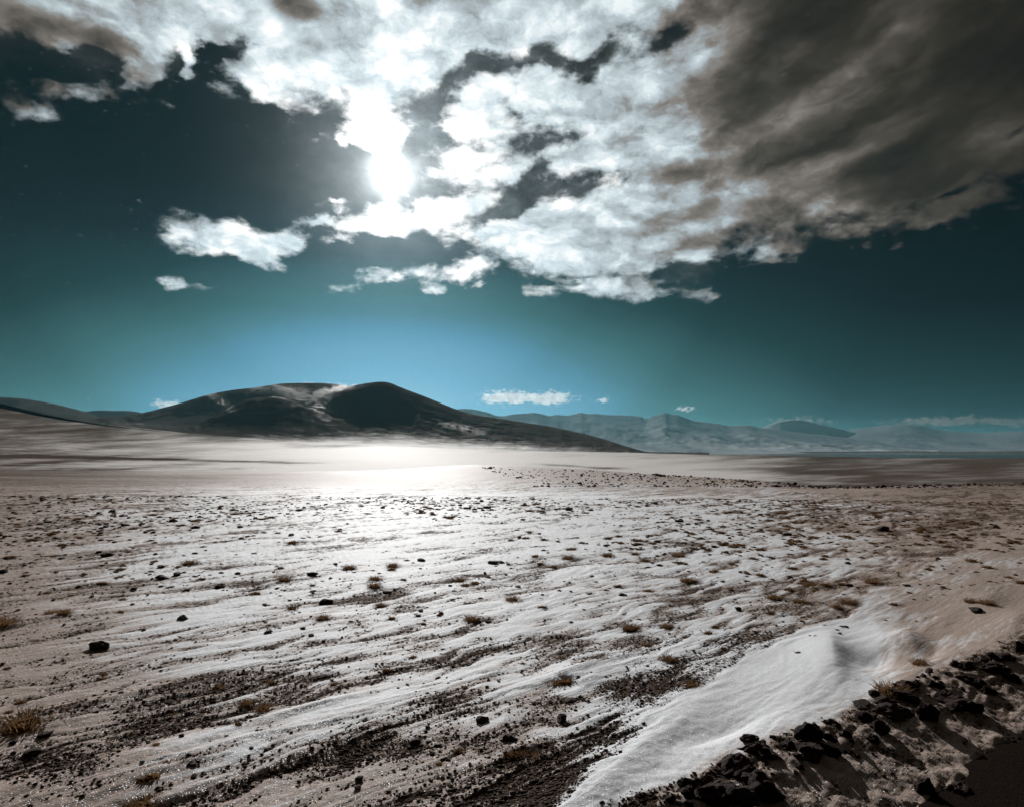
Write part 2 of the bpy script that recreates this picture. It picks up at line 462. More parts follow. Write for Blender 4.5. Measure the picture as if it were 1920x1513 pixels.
def soil_patches(px, py):
    m = 0.0
    for (cx, cy, rx, ry, w) in [(960, 1435, 150, 50, .95), (1010, 1330, 110, 25, 1.0), (800, 1400, 140, 26, .6), (420, 1290, 170, 28, .9), (300, 1350, 110, 26, .7), (100, 1440, 140, 38, .95), (1400, 1240, 120, 34, 1.2),
                                (1240, 1288, 90, 24, .9), (1170, 1300, 100, 18, .6), (1330, 1200, 110, 18, .9), (1500, 1110, 120, 14, .8), (1150, 1385, 90, 30, 1.1), (390, 1210, 90, 9, .6), (1010, 1485, 130, 36, .85),
                                (40, 1430, 80, 26, .6), (640, 1490, 150, 26, .3), (880, 1320, 60, 18, .6), (440, 1100, 90, 9, .6), (100, 1110, 110, 10, .7), (560, 1170, 120, 10, .5), (690, 1120, 110, 9, .5),
                                (1560, 1190, 60, 14, -.5), (1700, 1265, 70, 20, .8), (1740, 1160, 60, 14, .7), (1700, 1090, 120, 12, .6), (1280, 1130, 90, 9, .5), (760, 1250, 120, 9, .45), (1840, 1040, 150, 16, .7), (1700, 990, 220, 9, .6), (1450, 980, 200, 6, .4)]:
        m = m + w * np.exp(-((px - cx) / rx) ** 2 - (((py - cy) + .22 * (px - cx) * np.clip((py - 950) / 500, 0, 1)) / ry) ** 2)
    return m


def field(x, y):
    """height and soil cover of the near field"""
    x = np.asarray(x, float)
    y = np.asarray(y, float)
    a = x * WX + y * WY
    c = x * WY - y * WX
    px = photo_col(x, y)
    py = HOR + FPX * CAMH / np.maximum(y, .5)
    d = berm_d(x, y)
    warp = fbm(a * .5, c * .9, 3, 3)
    cw = c + .25 * warp
    s1 = fbm(a * .42, cw * 1.9, 4, 21, .55)            # streaks about half a metre wide
    s2 = fbm(a * 1.3, cw * 6.5, 2, 41, .55)            # crust edges
    s3 = fbm(a * .16, cw * .55, 3, 61)                 # broad drifts
    fine = fbm(x * 9, y * 9, 2, 81) * sst(10, 5, y)
    clean = bank_edge(x, y, d + .15 * warp) * sst(D_BERM + .4, D_BERM - .3, d) * .9
    patch = soil_patches(px, py)
    cover = .40 - .34 * patch + .34 * s1 + .20 * s3 + .30 * s2 + 1.0 * clean      # how thick the snow lies
    crust = sst(-.02, .16, cover + .05 * fine)
    thick = np.clip(cover, 0, 1.4)
    amp = sst(32, 10, y) * .8 + .2 * sst(40, 30, y)
    h = .015 * crust + .014 * np.maximum(thick - .15, 0) + .007 * s2 * crust * (1 - clean) + .020 * s3
    rid = 1 - np.abs(fbm(a * .8, cw * 3.4, 3, 101))
    h = h + .014 * np.maximum(rid - .62, 0) * crust * (1 - clean) + .004 * fine
    soil = np.clip(.68 - 1.15 * cover, 0, .85)
    slope_zone = sst(D_BERM - .1, D_BERM + .3, d)
    soil = np.maximum(soil, slope_zone * np.clip(.20 + .42 * fbm(a * 3, c * 3, 4, 131), 0, .6))
    ridge_ = np.exp(-((d - (D_BERM + .02)) / .15) ** 2) * sst(16, 12, y)
    soil = np.maximum(soil, ridge_ * np.clip(.55 + .7 * fbm(a * 2.2, c * 2.2, 3, 151), 0, .9))
    h = h + ridge_ * .035 * fbm(x * 5, y * 5, 3, 161)
    h = h + slope_zone * .02 * fbm(x * 4, y * 4, 3, 141)
    h = h * amp + mounds(x, y)
    return h, soil


_tuft_drifts = []


def drift_tails(x, y):
    z = np.zeros_like(np.asarray(x, float))
    for (X0, Y0, r) in _tuft_drifts:
        u = ((x - X0) * WX + (y - Y0) * WY) / (r * 4.5)
        v = ((x - X0) * WY - (y - Y0) * WX) / (r * .9)
        z = z + r * .30 * np.exp(-v * v) * np.where(u > 0, np.exp(-u * 2.2) * (1 - np.exp(-u * 14)), 0)
    return z


def ground_h(x, y):
    y = np.asarray(y, float)
    f, s = field(x, y)
    return base_h(x, y) + f * sst(60, 34, y) + drift_tails(x, y)


def hit(px, py, far=False):
    """ground point seen at a place of the photo"""
    k = (py - HOR) / FPX
    Y = CAMH / max(k, 1e-4)
    for _ in range(12):
        x = (px - 960) / FPX * Y
        z = float(ground_h(np.array([x]), np.array([Y]))[0])
        Y = .5 * Y + .5 * (CAMH - z) / k
    x = (px - 960) / FPX * Y
    return x, Y, float(ground_h(np.array([x]), np.array([Y]))[0])


def grid_mesh(name, X, Y, Z, attrs=None):
    r, c = X.shape
    me = bpy.data.meshes.new(name)
    co = np.stack([X, Y, Z], -1).reshape(-1, 3).astype(np.float32)
    idx = np.arange(r * c).reshape(r, c)
    q = np.stack([idx[:-1, :-1], idx[:-1, 1:], idx[1:, 1:], idx[1:, :-1]], -1).reshape(-1, 4).astype(np.int32)
    n = len(q)
    me.vertices.add(len(co))
    me.vertices.foreach_set('co', co.ravel())
    me.loops.add(n * 4)
    me.loops.foreach_set('vertex_index', q.ravel())
    me.polygons.add(n)
    me.polygons.foreach_set('loop_start', np.arange(n, dtype=np.int32) * 4)
    me.polygons.foreach_set('use_smooth', np.ones(n, bool))
    for k, v in (attrs or {}).items():
        at = me.attributes.new(k, 'FLOAT', 'POINT')
        at.data.foreach_set('value', np.asarray(v, np.float32).ravel())
    me.update(calc_edges=True)
    return me


def structure(name, me, mat):
    o = bpy.data.objects.new(name, me)
    COL.objects.link(o)
    me.materials.append(mat)
    o['kind'] = 'structure'
    return o


# ------------------------------------------------------------------ materials
def new_mat(name):
    m = bpy.data.materials.new(name)
    m.use_nodes = True
    t = NT(m.node_tree)
    out = t.n('ShaderNodeOutputMaterial')
    return m, t, out


def principled(t, **kw):
    p = t.n('ShaderNodeBsdfPrincipled')
    names = dict(color='Base Color', rough='Roughness', spec='Specular IOR Level', tint='Specular Tint', normal='Normal', ior='IOR', sheen='Sheen Weight')
    for k, v in kw.items():
        s = p.inputs[names[k]]
        if isinstance(v, tuple) and len(v) == 3 and k in ('color', 'tint'):
            v = (*v, 1)
        t.put(s, v)
    return p


def bump(t, h, strength=1.0, dist=0.01, normal=None):
    b = t.n('ShaderNodeBump')
    b.inputs['Strength'].default_value = strength
    b.inputs['Distance'].default_value = dist
    t.put(b.inputs['Height'], h)
    if normal is not None:
        t.put(b.inputs['Normal'], normal)
    return b.outputs[0]


def wind_coords(t, sa, sc):
    """object coordinates stretched along the wind: sa metres along, sc metres across"""
    g = t.n('ShaderNodeTexCoord').outputs['Object']
    m = t.n('ShaderNodeMapping', vector_type='TEXTURE')
    t.put(m.inputs['Vector'], g)
    m.inputs['Rotation'].default_value = (0, 0, radians(90) - WA)
    m.inputs['Scale'].default_value = (sa, sc, sc)
    return m.outputs[0]


def attr(t, name):
    a = t.n('ShaderNodeAttribute', attribute_name=name)
    return a.outputs['Fac']


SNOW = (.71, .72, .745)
SNOW_DIRTY_SHADED = (.34, .258, .212)  # dirty snow, and the tone used for the painted edge shading
SOIL_D = (.045, .029, .021)
SOIL_L = (.12, .080, .056)
ICE = (.70, .87, 1.0)


def snow_field_material():
    m, t, out = new_mat('wind_combed_snow')
    obj = t.n('ShaderNodeTexCoord').outputs['Object']
    soil = attr(t, 'soil')
    n1 = t.noise(obj, 14.0, 6, .65)
    n2 = t.noise(wind_coords(t, .5, .07), 1.0, 5, .6)
    n3 = t.noise(obj, 70.0, 3, .6)
    n4 = t.noise(wind_coords(t, 2.2, .5), 1.0, 4, .55)
    n5 = t.noise(obj, 2.4, 6, .75)
    grit = attr(t, 'grit')
    m1 = t.math('ADD', soil, t.math('MULTIPLY_ADD', n1, 1.1, -.55))
    m1 = t.math('ADD', m1, t.math('MULTIPLY', t.math('MULTIPLY_ADD', n5, 3.0, -1.5), grit))
    m1 = t.math('ADD', m1, t.math('MULTIPLY_ADD', n3, .9, -.45))
    n6 = t.noise(wind_coords(t, .075, .026), 1.0, 4, .7)
    m1 = t.math('ADD', m1, t.math('MULTIPLY', t.math('MULTIPLY_ADD', n6, 2.2, -1.1), t.maprange(soil, .02, .40, .25, 1.15)))
    mask = t.maprange(m1, .40, .60, interp='SMOOTHSTEP')
    dirt_shade = t.maprange(t.math('ADD', t.math('ADD', n2, t.math('MULTIPLY', n4, .7)), t.math('ADD', t.math('MULTIPLY', n3, .35), attr(t, 'dust_shade'))), .92, 1.28, 0, .95)  # real dirt streaks, plus edge shading painted into the colour
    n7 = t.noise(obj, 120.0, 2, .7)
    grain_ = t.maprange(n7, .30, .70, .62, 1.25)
    sc = t.vec('SCALE', t.mixc(dirt_shade, SNOW, SNOW_DIRTY_SHADED), scale=grain_)
    so = t.mixc(n1, SOIL_D, SOIL_L)
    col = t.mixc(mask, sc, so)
    hgt = t.math('ADD', t.math('MULTIPLY', n2, .8), t.math('ADD', t.math('MULTIPLY', n1, .5), t.math('MULTIPLY', n3, .22)))
    hgt = t.math('MULTIPLY', t.math('ADD', hgt, t.math('MULTIPLY', n7, .12)), t.math('MULTIPLY_ADD', attr(t, 'clean'), -.72, 1.0))
    nrm = bump(t, hgt, .95, .018)
    snow = principled(t, color=col, rough=t.mixf(mask, .68, .95), spec=t.mixf(mask, t.mixf(dirt_shade, .075, .05), .02), tint=ICE, normal=nrm)
    # loose ice grains: tiny facets, each turned its own way, that flash in the sun
    cell = t.vor(obj, 170.0, out='Color')
    facet = t.vec('NORMALIZE', t.vec('ADD', t.vec('MULTIPLY', t.vec('SUBTRACT', cell, (.5, .5, .5)), (1.5, 1.5, 0.0)), (0, 0, 1.0)))
    gl = t.n('ShaderNodeBsdfGlossy')
    gl.inputs['Roughness'].default_value = .26
    gl.inputs['Color'].default_value = (.95, .97, 1.0, 1)
    t.put(gl.inputs['Normal'], facet)
    pick = t.n('ShaderNodeSeparateColor')
    t.put(pick.inputs[0], cell)
    w = t.math('MULTIPLY', t.math('GREATER_THAN', pick.outputs[2], .70), t.math('MULTIPLY_ADD', mask, -.044, .046))
    mix = t.n('ShaderNodeMixShader')
    t.put(mix.inputs[0], w)
    t.t.links.new(snow.outputs[0], mix.inputs[1])
    t.t.links.new(gl.outputs[0], mix.inputs[2])
    t.t.links.new(mix.outputs[0], out.inputs[0])
    return m


def slope_material(name, scale, soil_d, soil_l, snow=SNOW, rough=.6, spec=.45, grain=.9, bdist=.12, lo=.25, hi=.75):
    """snow over bare ground for farther slopes; attribute soil says how bare"""
    m, t, out = new_mat(name)
    obj = t.n('ShaderNodeTexCoord').outputs['Object']
    soil = attr(t, 'soil')
    n1 = t.noise(obj, 1.0 / scale, 7, .68)
    st = t.n('ShaderNodeMapping', vector_type='TEXTURE')
    t.put(st.inputs['Vector'], obj)
    st.inputs['Rotation'].default_value = (0, 0, radians(-12))
    st.inputs['Scale'].default_value = (scale * 9, scale * 2.2, scale * 2.2)
    n2 = t.noise(st.outputs[0], 1.0, 5, .6)
    m1 = t.math('ADD', soil, t.math('ADD', t.math('MULTIPLY_ADD', n1, grain, -grain * .5), t.math('MULTIPLY_ADD', n2, grain * 1.1, -grain * .55)))
    mask = t.maprange(m1, lo, hi, interp='SMOOTHSTEP')
    col = t.mixc(mask, t.mixc(n1, snow, tuple(.8 * v for v in snow)), t.mixc(n2, soil_d, soil_l))
    nrm = bump(t, t.math('ADD', n1, n2), .5, scale * bdist)
    p = principled(t, color=col, rough=t.mixf(mask, rough, .9), spec=t.mixf(mask, spec, 0.0), tint=ICE, normal=nrm)
    t.t.links.new(p.outputs[0], out.inputs[0])
    return m


def rock_material(name, c1, c2, sc=9.0, spec=.25):
    m, t, out = new_mat(name)
    obj = t.n('ShaderNodeTexCoord').outputs['Object']
    n = t.noise(obj, sc, 6, .65)
    n2 = t.noise(obj, sc * 5, 3, .6)
    oi = t.n('ShaderNodeObjectInfo')
    col = t.mixc(t.maprange(t.math('ADD', n, t.math('MULTIPLY', n2, .4)), .45, .95), c1, c2)
    hsv = t.n('ShaderNodeHueSaturation')
    t.put(hsv.inputs['Value'], t.math('MULTIPLY_ADD', oi.outputs['Random'], .5, .75))
    t.put(hsv.inputs['Color'], col)
    p = principled(t, color=hsv.outputs[0], rough=.82, spec=spec, normal=bump(t, t.math('ADD', n, t.math('MULTIPLY', n2, .5)), .8, .02))
    t.t.links.new(p.outputs[0], out.inputs[0])
    return m


M_FIELD = snow_field_material()
M_FAN = slope_material('fan_snow', 2.0, (.050, .041, .035), (.118, .094, .078), snow=(.62, .585, .56), rough=.74, spec=.045, grain=.95, lo=.05, hi=1.0)
M_HILL = slope_material('hill_scree', 8.0, (.055, .047, .040), (.105, .088, .073), snow=(.70, .68, .66), rough=.8, spec=.10, grain=.75, bdist=.04, lo=.1, hi=.95)
M_FAR = slope_material('haze_tinted_slopes', 260.0, (.135, .150, .165), (.19, .205, .22), snow=(.40, .42, .44), rough=.9, spec=.0, grain=.5)  # blue grey albedo: distance haze painted into the slope and snow colour
M_ROCK = rock_material('dark_volcanic_rock', (.014, .009, .007), (.045, .022, .017), 9.0, .08)
M_STONE = rock_material('field_stone', (.024, .017, .013), (.070, .045, .032), 16.0, .1)
M_GRAVEL = rock_material('soil_gravel', (.040, .028, .021), (.115, .078, .056), 30.0, .05)


def grass_material():
    m, t, out = new_mat('dry_grass')
    oi = t.n('ShaderNodeObjectInfo')
    obj = t.n('ShaderNodeTexCoord').outputs['Object']
    n = t.noise(obj, 30.0, 2, .5)
    col = t.mixc(n, (.10, .055, .026), (.30, .175, .085))
    df = t.n('ShaderNodeBsdfDiffuse')
    tr = t.n('ShaderNodeBsdfTranslucent')
    t.put(df.inputs[0], col)
    t.put(tr.inputs[0], col)
    mx = t.n('ShaderNodeMixShader')
    mx.inputs[0].default_value = .42
    t.t.links.new(df.outputs[0], mx.inputs[1])
    t.t.links.new(tr.outputs[0], mx.inputs[2])
    t.t.links.new(mx.outputs[0], out.inputs[0])
    return m


M_GRASS = grass_material()


def road_material():
    m, t, out = new_mat('road_gravel')
    obj = t.n('ShaderNodeTexCoord').outputs['Object']
    n = t.noise(obj, 22.0, 6, .7)
    v = t.vor(obj, 60.0)
    col = t.mixc(n, (.008, .006, .005), (.022, .016, .013))
    p = principled(t, color=col, rough=1.0, spec=.0, normal=bump(t, t.math('ADD', n, t.math('MULTIPLY', v, .4)), 1.0, .010))
    t.t.links.new(p.outputs[0], out.inputs[0])
    return m


M_ROAD = road_material()

# ------------------------------------------------------------------ what grows and lies on the field (positions first: drifts form behind the larger tufts)
# photo column, photo row of the foot, width in photo pixels, label
TUFTS = [
    (50, 1360, 96, 'largest reddish grass tuft, at the left edge, with a long drift beside it'),
    (8, 1172, 60, 'dark dry grass tuft cut off by the left edge, farther back than the largest tuft'),
    (270, 1512, 58, 'reddish grass tuft cut off by the bottom edge of the picture'),
    (885, 1162, 34, 'round bushy brown tuft alone on bright snow near the field middle'),
    (962, 1125, 30, 'brown grass tuft behind and right of the round bushy tuft in mid field'),
    (462, 1320, 34, 'upper of two straw grass tufts beside a bare gravel patch, left of centre'),
    (498, 1331, 38, 'lower, longer straw grass tuft of the pair beside a gravel patch, left of centre'),
    (1062, 1278, 84, 'long low strip of straw grass on the edge of a curved snow drift'),
    (962, 1413, 40, 'small straw grass tuft among the dark gravel in front, left of the white drift'),
    (1004, 1420, 30, 'reddish tuft just right of the straw tuft in the front gravel'),
    (1180, 1178, 38, 'flat brown grass tuft with a snow drift trailing to its right, right of centre'),
    (1250, 1175, 26, 'small upright tuft with a dark drift shadow, next right of the flat brown tuft'),
    (1254, 1237, 34, 'orange brown grass tuft at the left end of a bare soil streak'),
    (1300, 1286, 34, 'thin straw grass tuft at the foot of the broad white drift'),
    (1672, 1298, 60, 'spiky straw grass tuft growing behind the rocks of the roadside berm'),
    (1727, 1245, 36, 'reddish grass tuft below a bright patch of snow, behind the roadside berm'),
    (1290, 1089, 34, 'brown grass tuft with a shadowed drift, right of centre in the middle field'),
    (1452, 1121, 36, 'brown tuft at the upper left of a bare soil patch, right part of field'),
    (1532, 1107, 40, 'long brown tuft above a bare soil patch on the right of the field'),
    (1636, 1092, 30, 'brown tuft with small dark stones beside it, far right of the field'),
    (1676, 1133, 24, 'small lone tuft above the tall white drift at the right'),
    (1822, 1128, 28, 'left one of two neighbouring tufts near the right edge'),
    (1850, 1131, 30, 'right one of two neighbouring tufts near the right edge'),
    (1592, 1130, 32, 'low pale tuft on a snow ridge just above the tall white drift'),
    (705, 1086, 30, 'upper of two stacked brown tufts left of the bright glare'),
    (703, 1100, 32, 'lower of two stacked brown tufts left of the bright glare'),
    (656, 1066, 28, 'brown tuft a little farther back, left of the two stacked tufts'),
    (738, 1062, 28, 'brown tuft a little farther back, right of the two stacked tufts'),
    (534, 1088, 30, 'brown grass tuft beside a bare speckled patch, left of centre'),
    (356, 1056, 32, 'broad dark tuft in front of another one, at the left of the field'),
    (1066, 1047, 30, 'low brown tuft in the bright snow, just right of centre'),
    (1004, 1043, 22, 'small brown tuft in the bright snow, at centre'),
    (1140, 1042, 26, 'low brown tuft in the bright snow, second from centre to the right'),
    (735, 1160, 24, 'thin brown tuft in bright snow, left of the round bushy tuft'),
    (606, 1160, 28, 'small brown tuft just below the largest stone of the middle field'),
    (714, 1136, 26, 'flat brown tuft right of the largest stone of the middle field'),
    (95, 1151, 26, 'left one of two low tufts on a drift at the left edge'),
    (122, 1151, 30, 'right one of two low tufts on a drift at the left edge'),
    (1160, 1100, 24, 'small tuft left of the brown tuft with the shadowed drift'),
    (1500, 1128, 28, 'small tuft inside the bare soil patch on the right of the field'),
    (724, 1257, 22, 'thin upright sprig of straw grass on clean snow, left of centre'),
    (1272, 1042, 26, 'low brown tuft in the row of three on the right middle field'),
    (1020, 950 + 62, 18, 'tiny brown tuft far back in the glare at centre'),
]
STONES = [
    (612, 1130, 28, 'largest dark stone of the middle field, left of the glare'),
    (187, 1214, 40, 'dark wedge shaped stone at the left with a thin drift behind it'),
    (414, 1101, 22, 'dark block on bright snow, behind a speckled bare patch at the left'),
    (905, 1352, 30, 'reddish stone at the upper edge of the front gravel patch'),
    (955, 1386, 30, 'dark stone inside the front gravel patch'),
    (778, 1392, 24, 'reddish dark stone at the left end of the front gravel patch'),
    (1052, 1349, 30, 'flat dark stone at the right of the reddish stone in the front gravel'),
    (84, 1378, 26, 'rounded dark stone just below the largest grass tuft'),
    (24, 1393, 18, 'small dark stone left of the rounded stone near the bottom left'),
    (343, 1160, 26, 'low dark stone in a row of stones on the left middle field'),
    (586, 1078, 20, 'dark stone right of a speckled bare patch in the middle field'),
    (1384, 1143, 18, 'dark upright stone on the right of the field in front of a soil streak'),
    (794, 1170, 12, 'small dark stone just right of the thin brown tuft in mid field'),
    (916, 1166, 14, 'small round stone right of the round bushy tuft'),
    (675, 1460, 20, 'small dark stone in dirty snow close to the bottom edge, left of the gravel'),
    (672, 1477, 18, 'smaller stone below another in dirty snow near the bottom edge'),
    (305, 1085, 26, 'dark low stone at the left of the middle field'),
    (1830, 1132 + 14, 30, 'flat dark stone with a shadow, near the right edge of the field'),
]


def hits(P):
    """ground points seen at places of the photo, all at once"""
    P = np.asarray(P, float)
    k = (P[:, 1] - HOR) / FPX
    Y = CAMH / np.maximum(k, 1e-4)
    for _ in range(14):
        x = (P[:, 0] - 960) / FPX * Y
        Y = .5 * Y + .5 * (CAMH - ground_h(x, Y)) / k
    x = (P[:, 0] - 960) / FPX * Y
    return x, Y


tx, ty = hits([(a, b) for (a, b, w, l) in TUFTS])
for (a, b, w, l), X0, Y0 in zip(TUFTS, tx, ty):
    if Y0 < 16:
        _tuft_drifts.append((float(X0), float(Y0), .5 * w / FPX * float(Y0) * 1.05))

# ------------------------------------------------------------------ the snow field (near, fine) and the plain (far)
NEAR_END = 72.0
pys = np.concatenate([np.linspace(4200, 1560, 90), np.linspace(1555, 960, 330)])
rowsY = CAMH * FPX / (pys - HOR)
rowsY = np.concatenate([rowsY, np.geomspace(rowsY[-1] * 1.012, NEAR_END, 125)])
tcol = np.concatenate([np.linspace(-1.7, -.85, 70), np.linspace(-.84, .84, 820), np.linspace(.85, 1.7, 70)])
Yg, Tg = np.meshgrid(rowsY, tcol, indexing='ij')
Xg = Tg * Yg
f_h, f_soil = field(Xg, Yg)
fade = sst(60, 34, Yg)
Zg = base_h(Xg, Yg) + f_h * fade + drift_tails(Xg, Yg)
pxg = photo_col(Xg, Yg)
# soil on the smooth strip and on the rise behind the flat
far_soil = .06 + .22 * fbm(Xg * .05, Yg * .25, 4, 301) + .38 * np.exp(-((Yg - 36.5) / 2.2) ** 2) * sst(1000, 1300, pxg) + .45 * sst(900, -100, pxg) + .36 * sst(1500, 1900, pxg)
soil_g = f_soil * fade + far_soil * (1 - fade)
soil_g = soil_g + .20 * sst(500, -100, pxg) * sst(14, 26, Yg) + .22 * sst(1300, 1900, pxg) * sst(14, 26, Yg)  # extra bare ground at both sides also deepens the painted edge darkening
soil_g = soil_g + .25 * np.exp(-((Yg - 30) / 4.0) ** 2) * sst(900, 1700, pxg) * (.6 + fbm(Xg * .1, Yg * 1.4, 3, 311))
pyg = HOR + FPX * CAMH / Yg
lat = fbm(Xg * .15, Yg * .15, 3, 331) * .12
dust_shade = .62 * sst(480, -150, pxg) + .60 * sst(1330, 1920, pxg) + .40 * sst(1130, 1560, pyg) - .22 * np.exp(-((pxg - 850) / 380) ** 2 - ((pyg - 980) / 130) ** 2) + lat - .09 + .55 * np.exp(-((Yg - 58) / 18) ** 2) + .75 * (f_soil - .20) * fade  # real dust mixed with painted edge darkening, bright middle and glare damping
dust_shade = dust_shade - .55 * np.exp(-((pxg - (1180 + (1400 - pyg) * .75)) / 120) ** 2) * sst(1160, 1230, pyg) - .25 * np.exp(-((pxg - 470) / 260) ** 2 - ((pyg - 1425 + .3 * (pxg - 470)) / 35) ** 2)
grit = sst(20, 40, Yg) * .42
dg_ = berm_d(Xg, Yg)
clean_g = bank_edge(Xg, Yg, dg_ + .15 * fbm(Xg * .5, Yg * .5, 2, 341)) * sst(D_BERM + .25, D_BERM - .2, dg_) * sst(12, 9, Yg) * (1 - .85 * sst(1610, 1700, pxg))
dust_shade = dust_shade - .22 * clean_g
ground_o = structure('snow_field', grid_mesh('snow_field', Xg, Yg, Zg, dict(soil=soil_g, dust_shade=dust_shade, grit=grit, clean=clean_g)), M_FIELD)

rowsF = np.concatenate([np.geomspace(NEAR_END * .93, 3000, 260), np.geomspace(3080, 60000, 60)])
tcf = np.concatenate([np.linspace(-1.7, -.85, 40), np.linspace(-.84, .84, 400), np.linspace(.85, 1.7, 40)])
Yf_, Tf_ = np.meshgrid(rowsF, tcf, indexing='ij')
Xf_ = Tf_ * Yf_
Zf_ = base_h(Xf_, Yf_)
Zf_ = np.where(Yf_ > 5000, np.maximum(Zf_, -119.0), Zf_)
Zf_ = Zf_ - .06 * sst(95, 73, Yf_) - np.where(Yf_ < NEAR_END, .05, 0)
pxf = photo_col(Xf_, Yf_)
pyf = HOR + FPX * (CAMH - Zf_) / Yf_
Zf_ = Zf_ + sst(150, 600, Yf_) * sst(6000, 2500, Yf_) * (Yf_ / 2500) * 2.0 * fbm(Xf_ * .004, Yf_ * .0013, 4, 401)
strk = fbm((pxf + 2.2 * (pyf - 840)) * .006, pyf * .11 + pxf * .004, 5, 411, .6)
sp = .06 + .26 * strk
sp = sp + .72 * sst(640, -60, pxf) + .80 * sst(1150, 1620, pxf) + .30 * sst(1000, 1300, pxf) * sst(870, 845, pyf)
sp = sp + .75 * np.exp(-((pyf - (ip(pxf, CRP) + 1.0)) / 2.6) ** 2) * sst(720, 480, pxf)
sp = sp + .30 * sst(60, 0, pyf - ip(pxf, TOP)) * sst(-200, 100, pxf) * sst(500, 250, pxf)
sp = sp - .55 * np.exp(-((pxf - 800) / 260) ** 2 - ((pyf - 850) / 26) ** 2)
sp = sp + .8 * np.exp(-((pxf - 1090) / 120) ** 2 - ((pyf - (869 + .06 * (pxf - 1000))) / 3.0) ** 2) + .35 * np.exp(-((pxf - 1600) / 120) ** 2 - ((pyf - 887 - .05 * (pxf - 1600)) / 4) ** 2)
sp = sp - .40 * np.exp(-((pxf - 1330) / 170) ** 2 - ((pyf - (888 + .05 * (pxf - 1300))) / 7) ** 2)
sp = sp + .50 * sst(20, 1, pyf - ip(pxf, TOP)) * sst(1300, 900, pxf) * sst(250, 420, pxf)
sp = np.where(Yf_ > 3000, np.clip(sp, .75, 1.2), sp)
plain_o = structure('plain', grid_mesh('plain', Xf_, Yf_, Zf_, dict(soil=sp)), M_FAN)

# ------------------------------------------------------------------ road
s_ = np.linspace(-40, 90, 700)
d_ = np.linspace(D_ROAD - .35, 5.2, 46)
Sg, Dg = np.meshgrid(s_, d_, indexing='ij')
Xr = Sg * RX + Dg * NXr
Yr = Sg * RY + Dg * NYr
Zr = -.058 + .012 * fbm(Xr * 3, Yr * 3, 4, 501) - .05 * sst(D_ROAD + .25, D_ROAD - .25, Dg + .12 * fbm(Sg * 2.5, Sg * 0, 3, 505)) + .02 * np.exp(-((Dg - 1.2) / 1.4) ** 2)
road_o = structure('road', grid_mesh('road', Xr, Yr, Zr), M_ROAD)

# ------------------------------------------------------------------ the big hill: a broad ridge, a dome in front of its right end and a rounded spur
cols = np.linspace(-60, 1330, 760)
Ys = np.concatenate([np.linspace(2150, 4650, 190), np.linspace(4680, 6200, 24)])
Yh, Ph = np.meshgrid(Ys, cols, indexing='ij')
Xh = (Ph - 960) / FPX * Yh
B = [(-60, 800), (60, 797), (120, 788), (180, 783), (250, 777), (330, 758), (400, 738), (440, 731), (480, 727), (520, 723), (560, 722), (600, 722), (640, 724), (700, 731), (760, 750), (850, 790), (960, 830), (1330, 860)]
A = [(-60, 880), (430, 860), (520, 826), (560, 800), (590, 770), (615, 746), (650, 728), (680, 720), (700, 717), (715, 716), (730, 718), (750, 726), (800, 745), (870, 772), (960, 788), (1050, 803), (1130, 822), (1180, 838), (1230, 851), (1330, 870)]
Cs = [(-60, 880), (250, 850), (320, 815), (380, 790), (420, 768), (450, 753), (480, 746), (510, 743), (545, 750), (600, 770), (660, 790), (720, 806), (800, 830), (900, 850), (1330, 880)]
zfoot = zof(ip(Ph, TOP), 2450.0) - 14


def ridge(P, Yc, wf, wb, sharp=1.6, foot=sst(2200, 2900, Yh)):
    zc = zof(ip(Ph, P), Yc)
    u = (Yh - Yc)
    r = np.where(u < 0, np.exp(-(np.abs(u) / wf) ** sharp), np.exp(-(u / wb) ** 1.8))
    return zfoot + (zc - zfoot) * r * foot


def smax(a, b, k):
    h = np.clip(.5 + .5 * (a - b) / k, 0, 1)
    return b * (1 - h) + a * h + k * h * (1 - h) * .5


kB = np.exp(-((Ph - 575) / 85) ** 4)
wB = 720 + 430 * kB
rB, rA, rC = ridge(B, 4600, wB, 900, 1.6 + .8 * kB), ridge(A, 3900, 640, 520), ridge(Cs, 3350, 430, 360, 1.8)
Zh = smax(smax(rB, rA, 10), rC, 8)
gul = np.abs(fbm(Ph * .020 + .15 * fbm(Ph * .02, Yh * .002, 2, 601), Yh * .0011, 4, 603, .5))
relief = sst(2650, 3300, Yh) * np.clip((zof(ip(Ph, TOP), 2450) + 420 - Zh) / 260, 0, 1)
crest_keep = np.minimum(np.abs(Zh - rB) + np.abs(Yh - 4600) * .1, 60) / 60
Zh = Zh + relief * (-11 * gul + 4 * fbm(Xh * .012, Yh * .012, 4, 605)) * np.clip(np.minimum(np.abs(Yh - 4600), np.abs(Yh - 3900)) / 260, .08, 1)
pyh = HOR + FPX * (CAMH - Zh) / Yh
sn = 1.0 + .10 * fbm(Ph * .03, pyh * .08, 4, 611)
streakh = fbm(Ph * .05 + pyh * .02, pyh * .10 - Ph * .03, 4, 613)
for (cx, cy, rx, ry, tilt, w) in [(415, 752, 20, 8, .45, .62), (432, 764, 14, 7, .7, .5), (545, 739, 55, 8, .12, .65), (575, 750, 45, 6, .45, .6), (610, 735, 40, 6, -.35, .55), (640, 729, 28, 4, -.1, .5), (590, 762, 22, 12, .8, .3), (505, 733, 36, 4, -.15, .5),
                                  (860, 800, 46, 6, .22, .9), (250, 800, 120, 9, .05, .12)]:
    sn = sn - (w * 1.5 if cy < 772 else w * .65) * (1 + (.9 if cy < 785 else .35) * streakh) * np.exp(-((Ph - cx) / rx) ** 2 - ((pyh - cy - tilt * (Ph - cx)) / ry) ** 2)
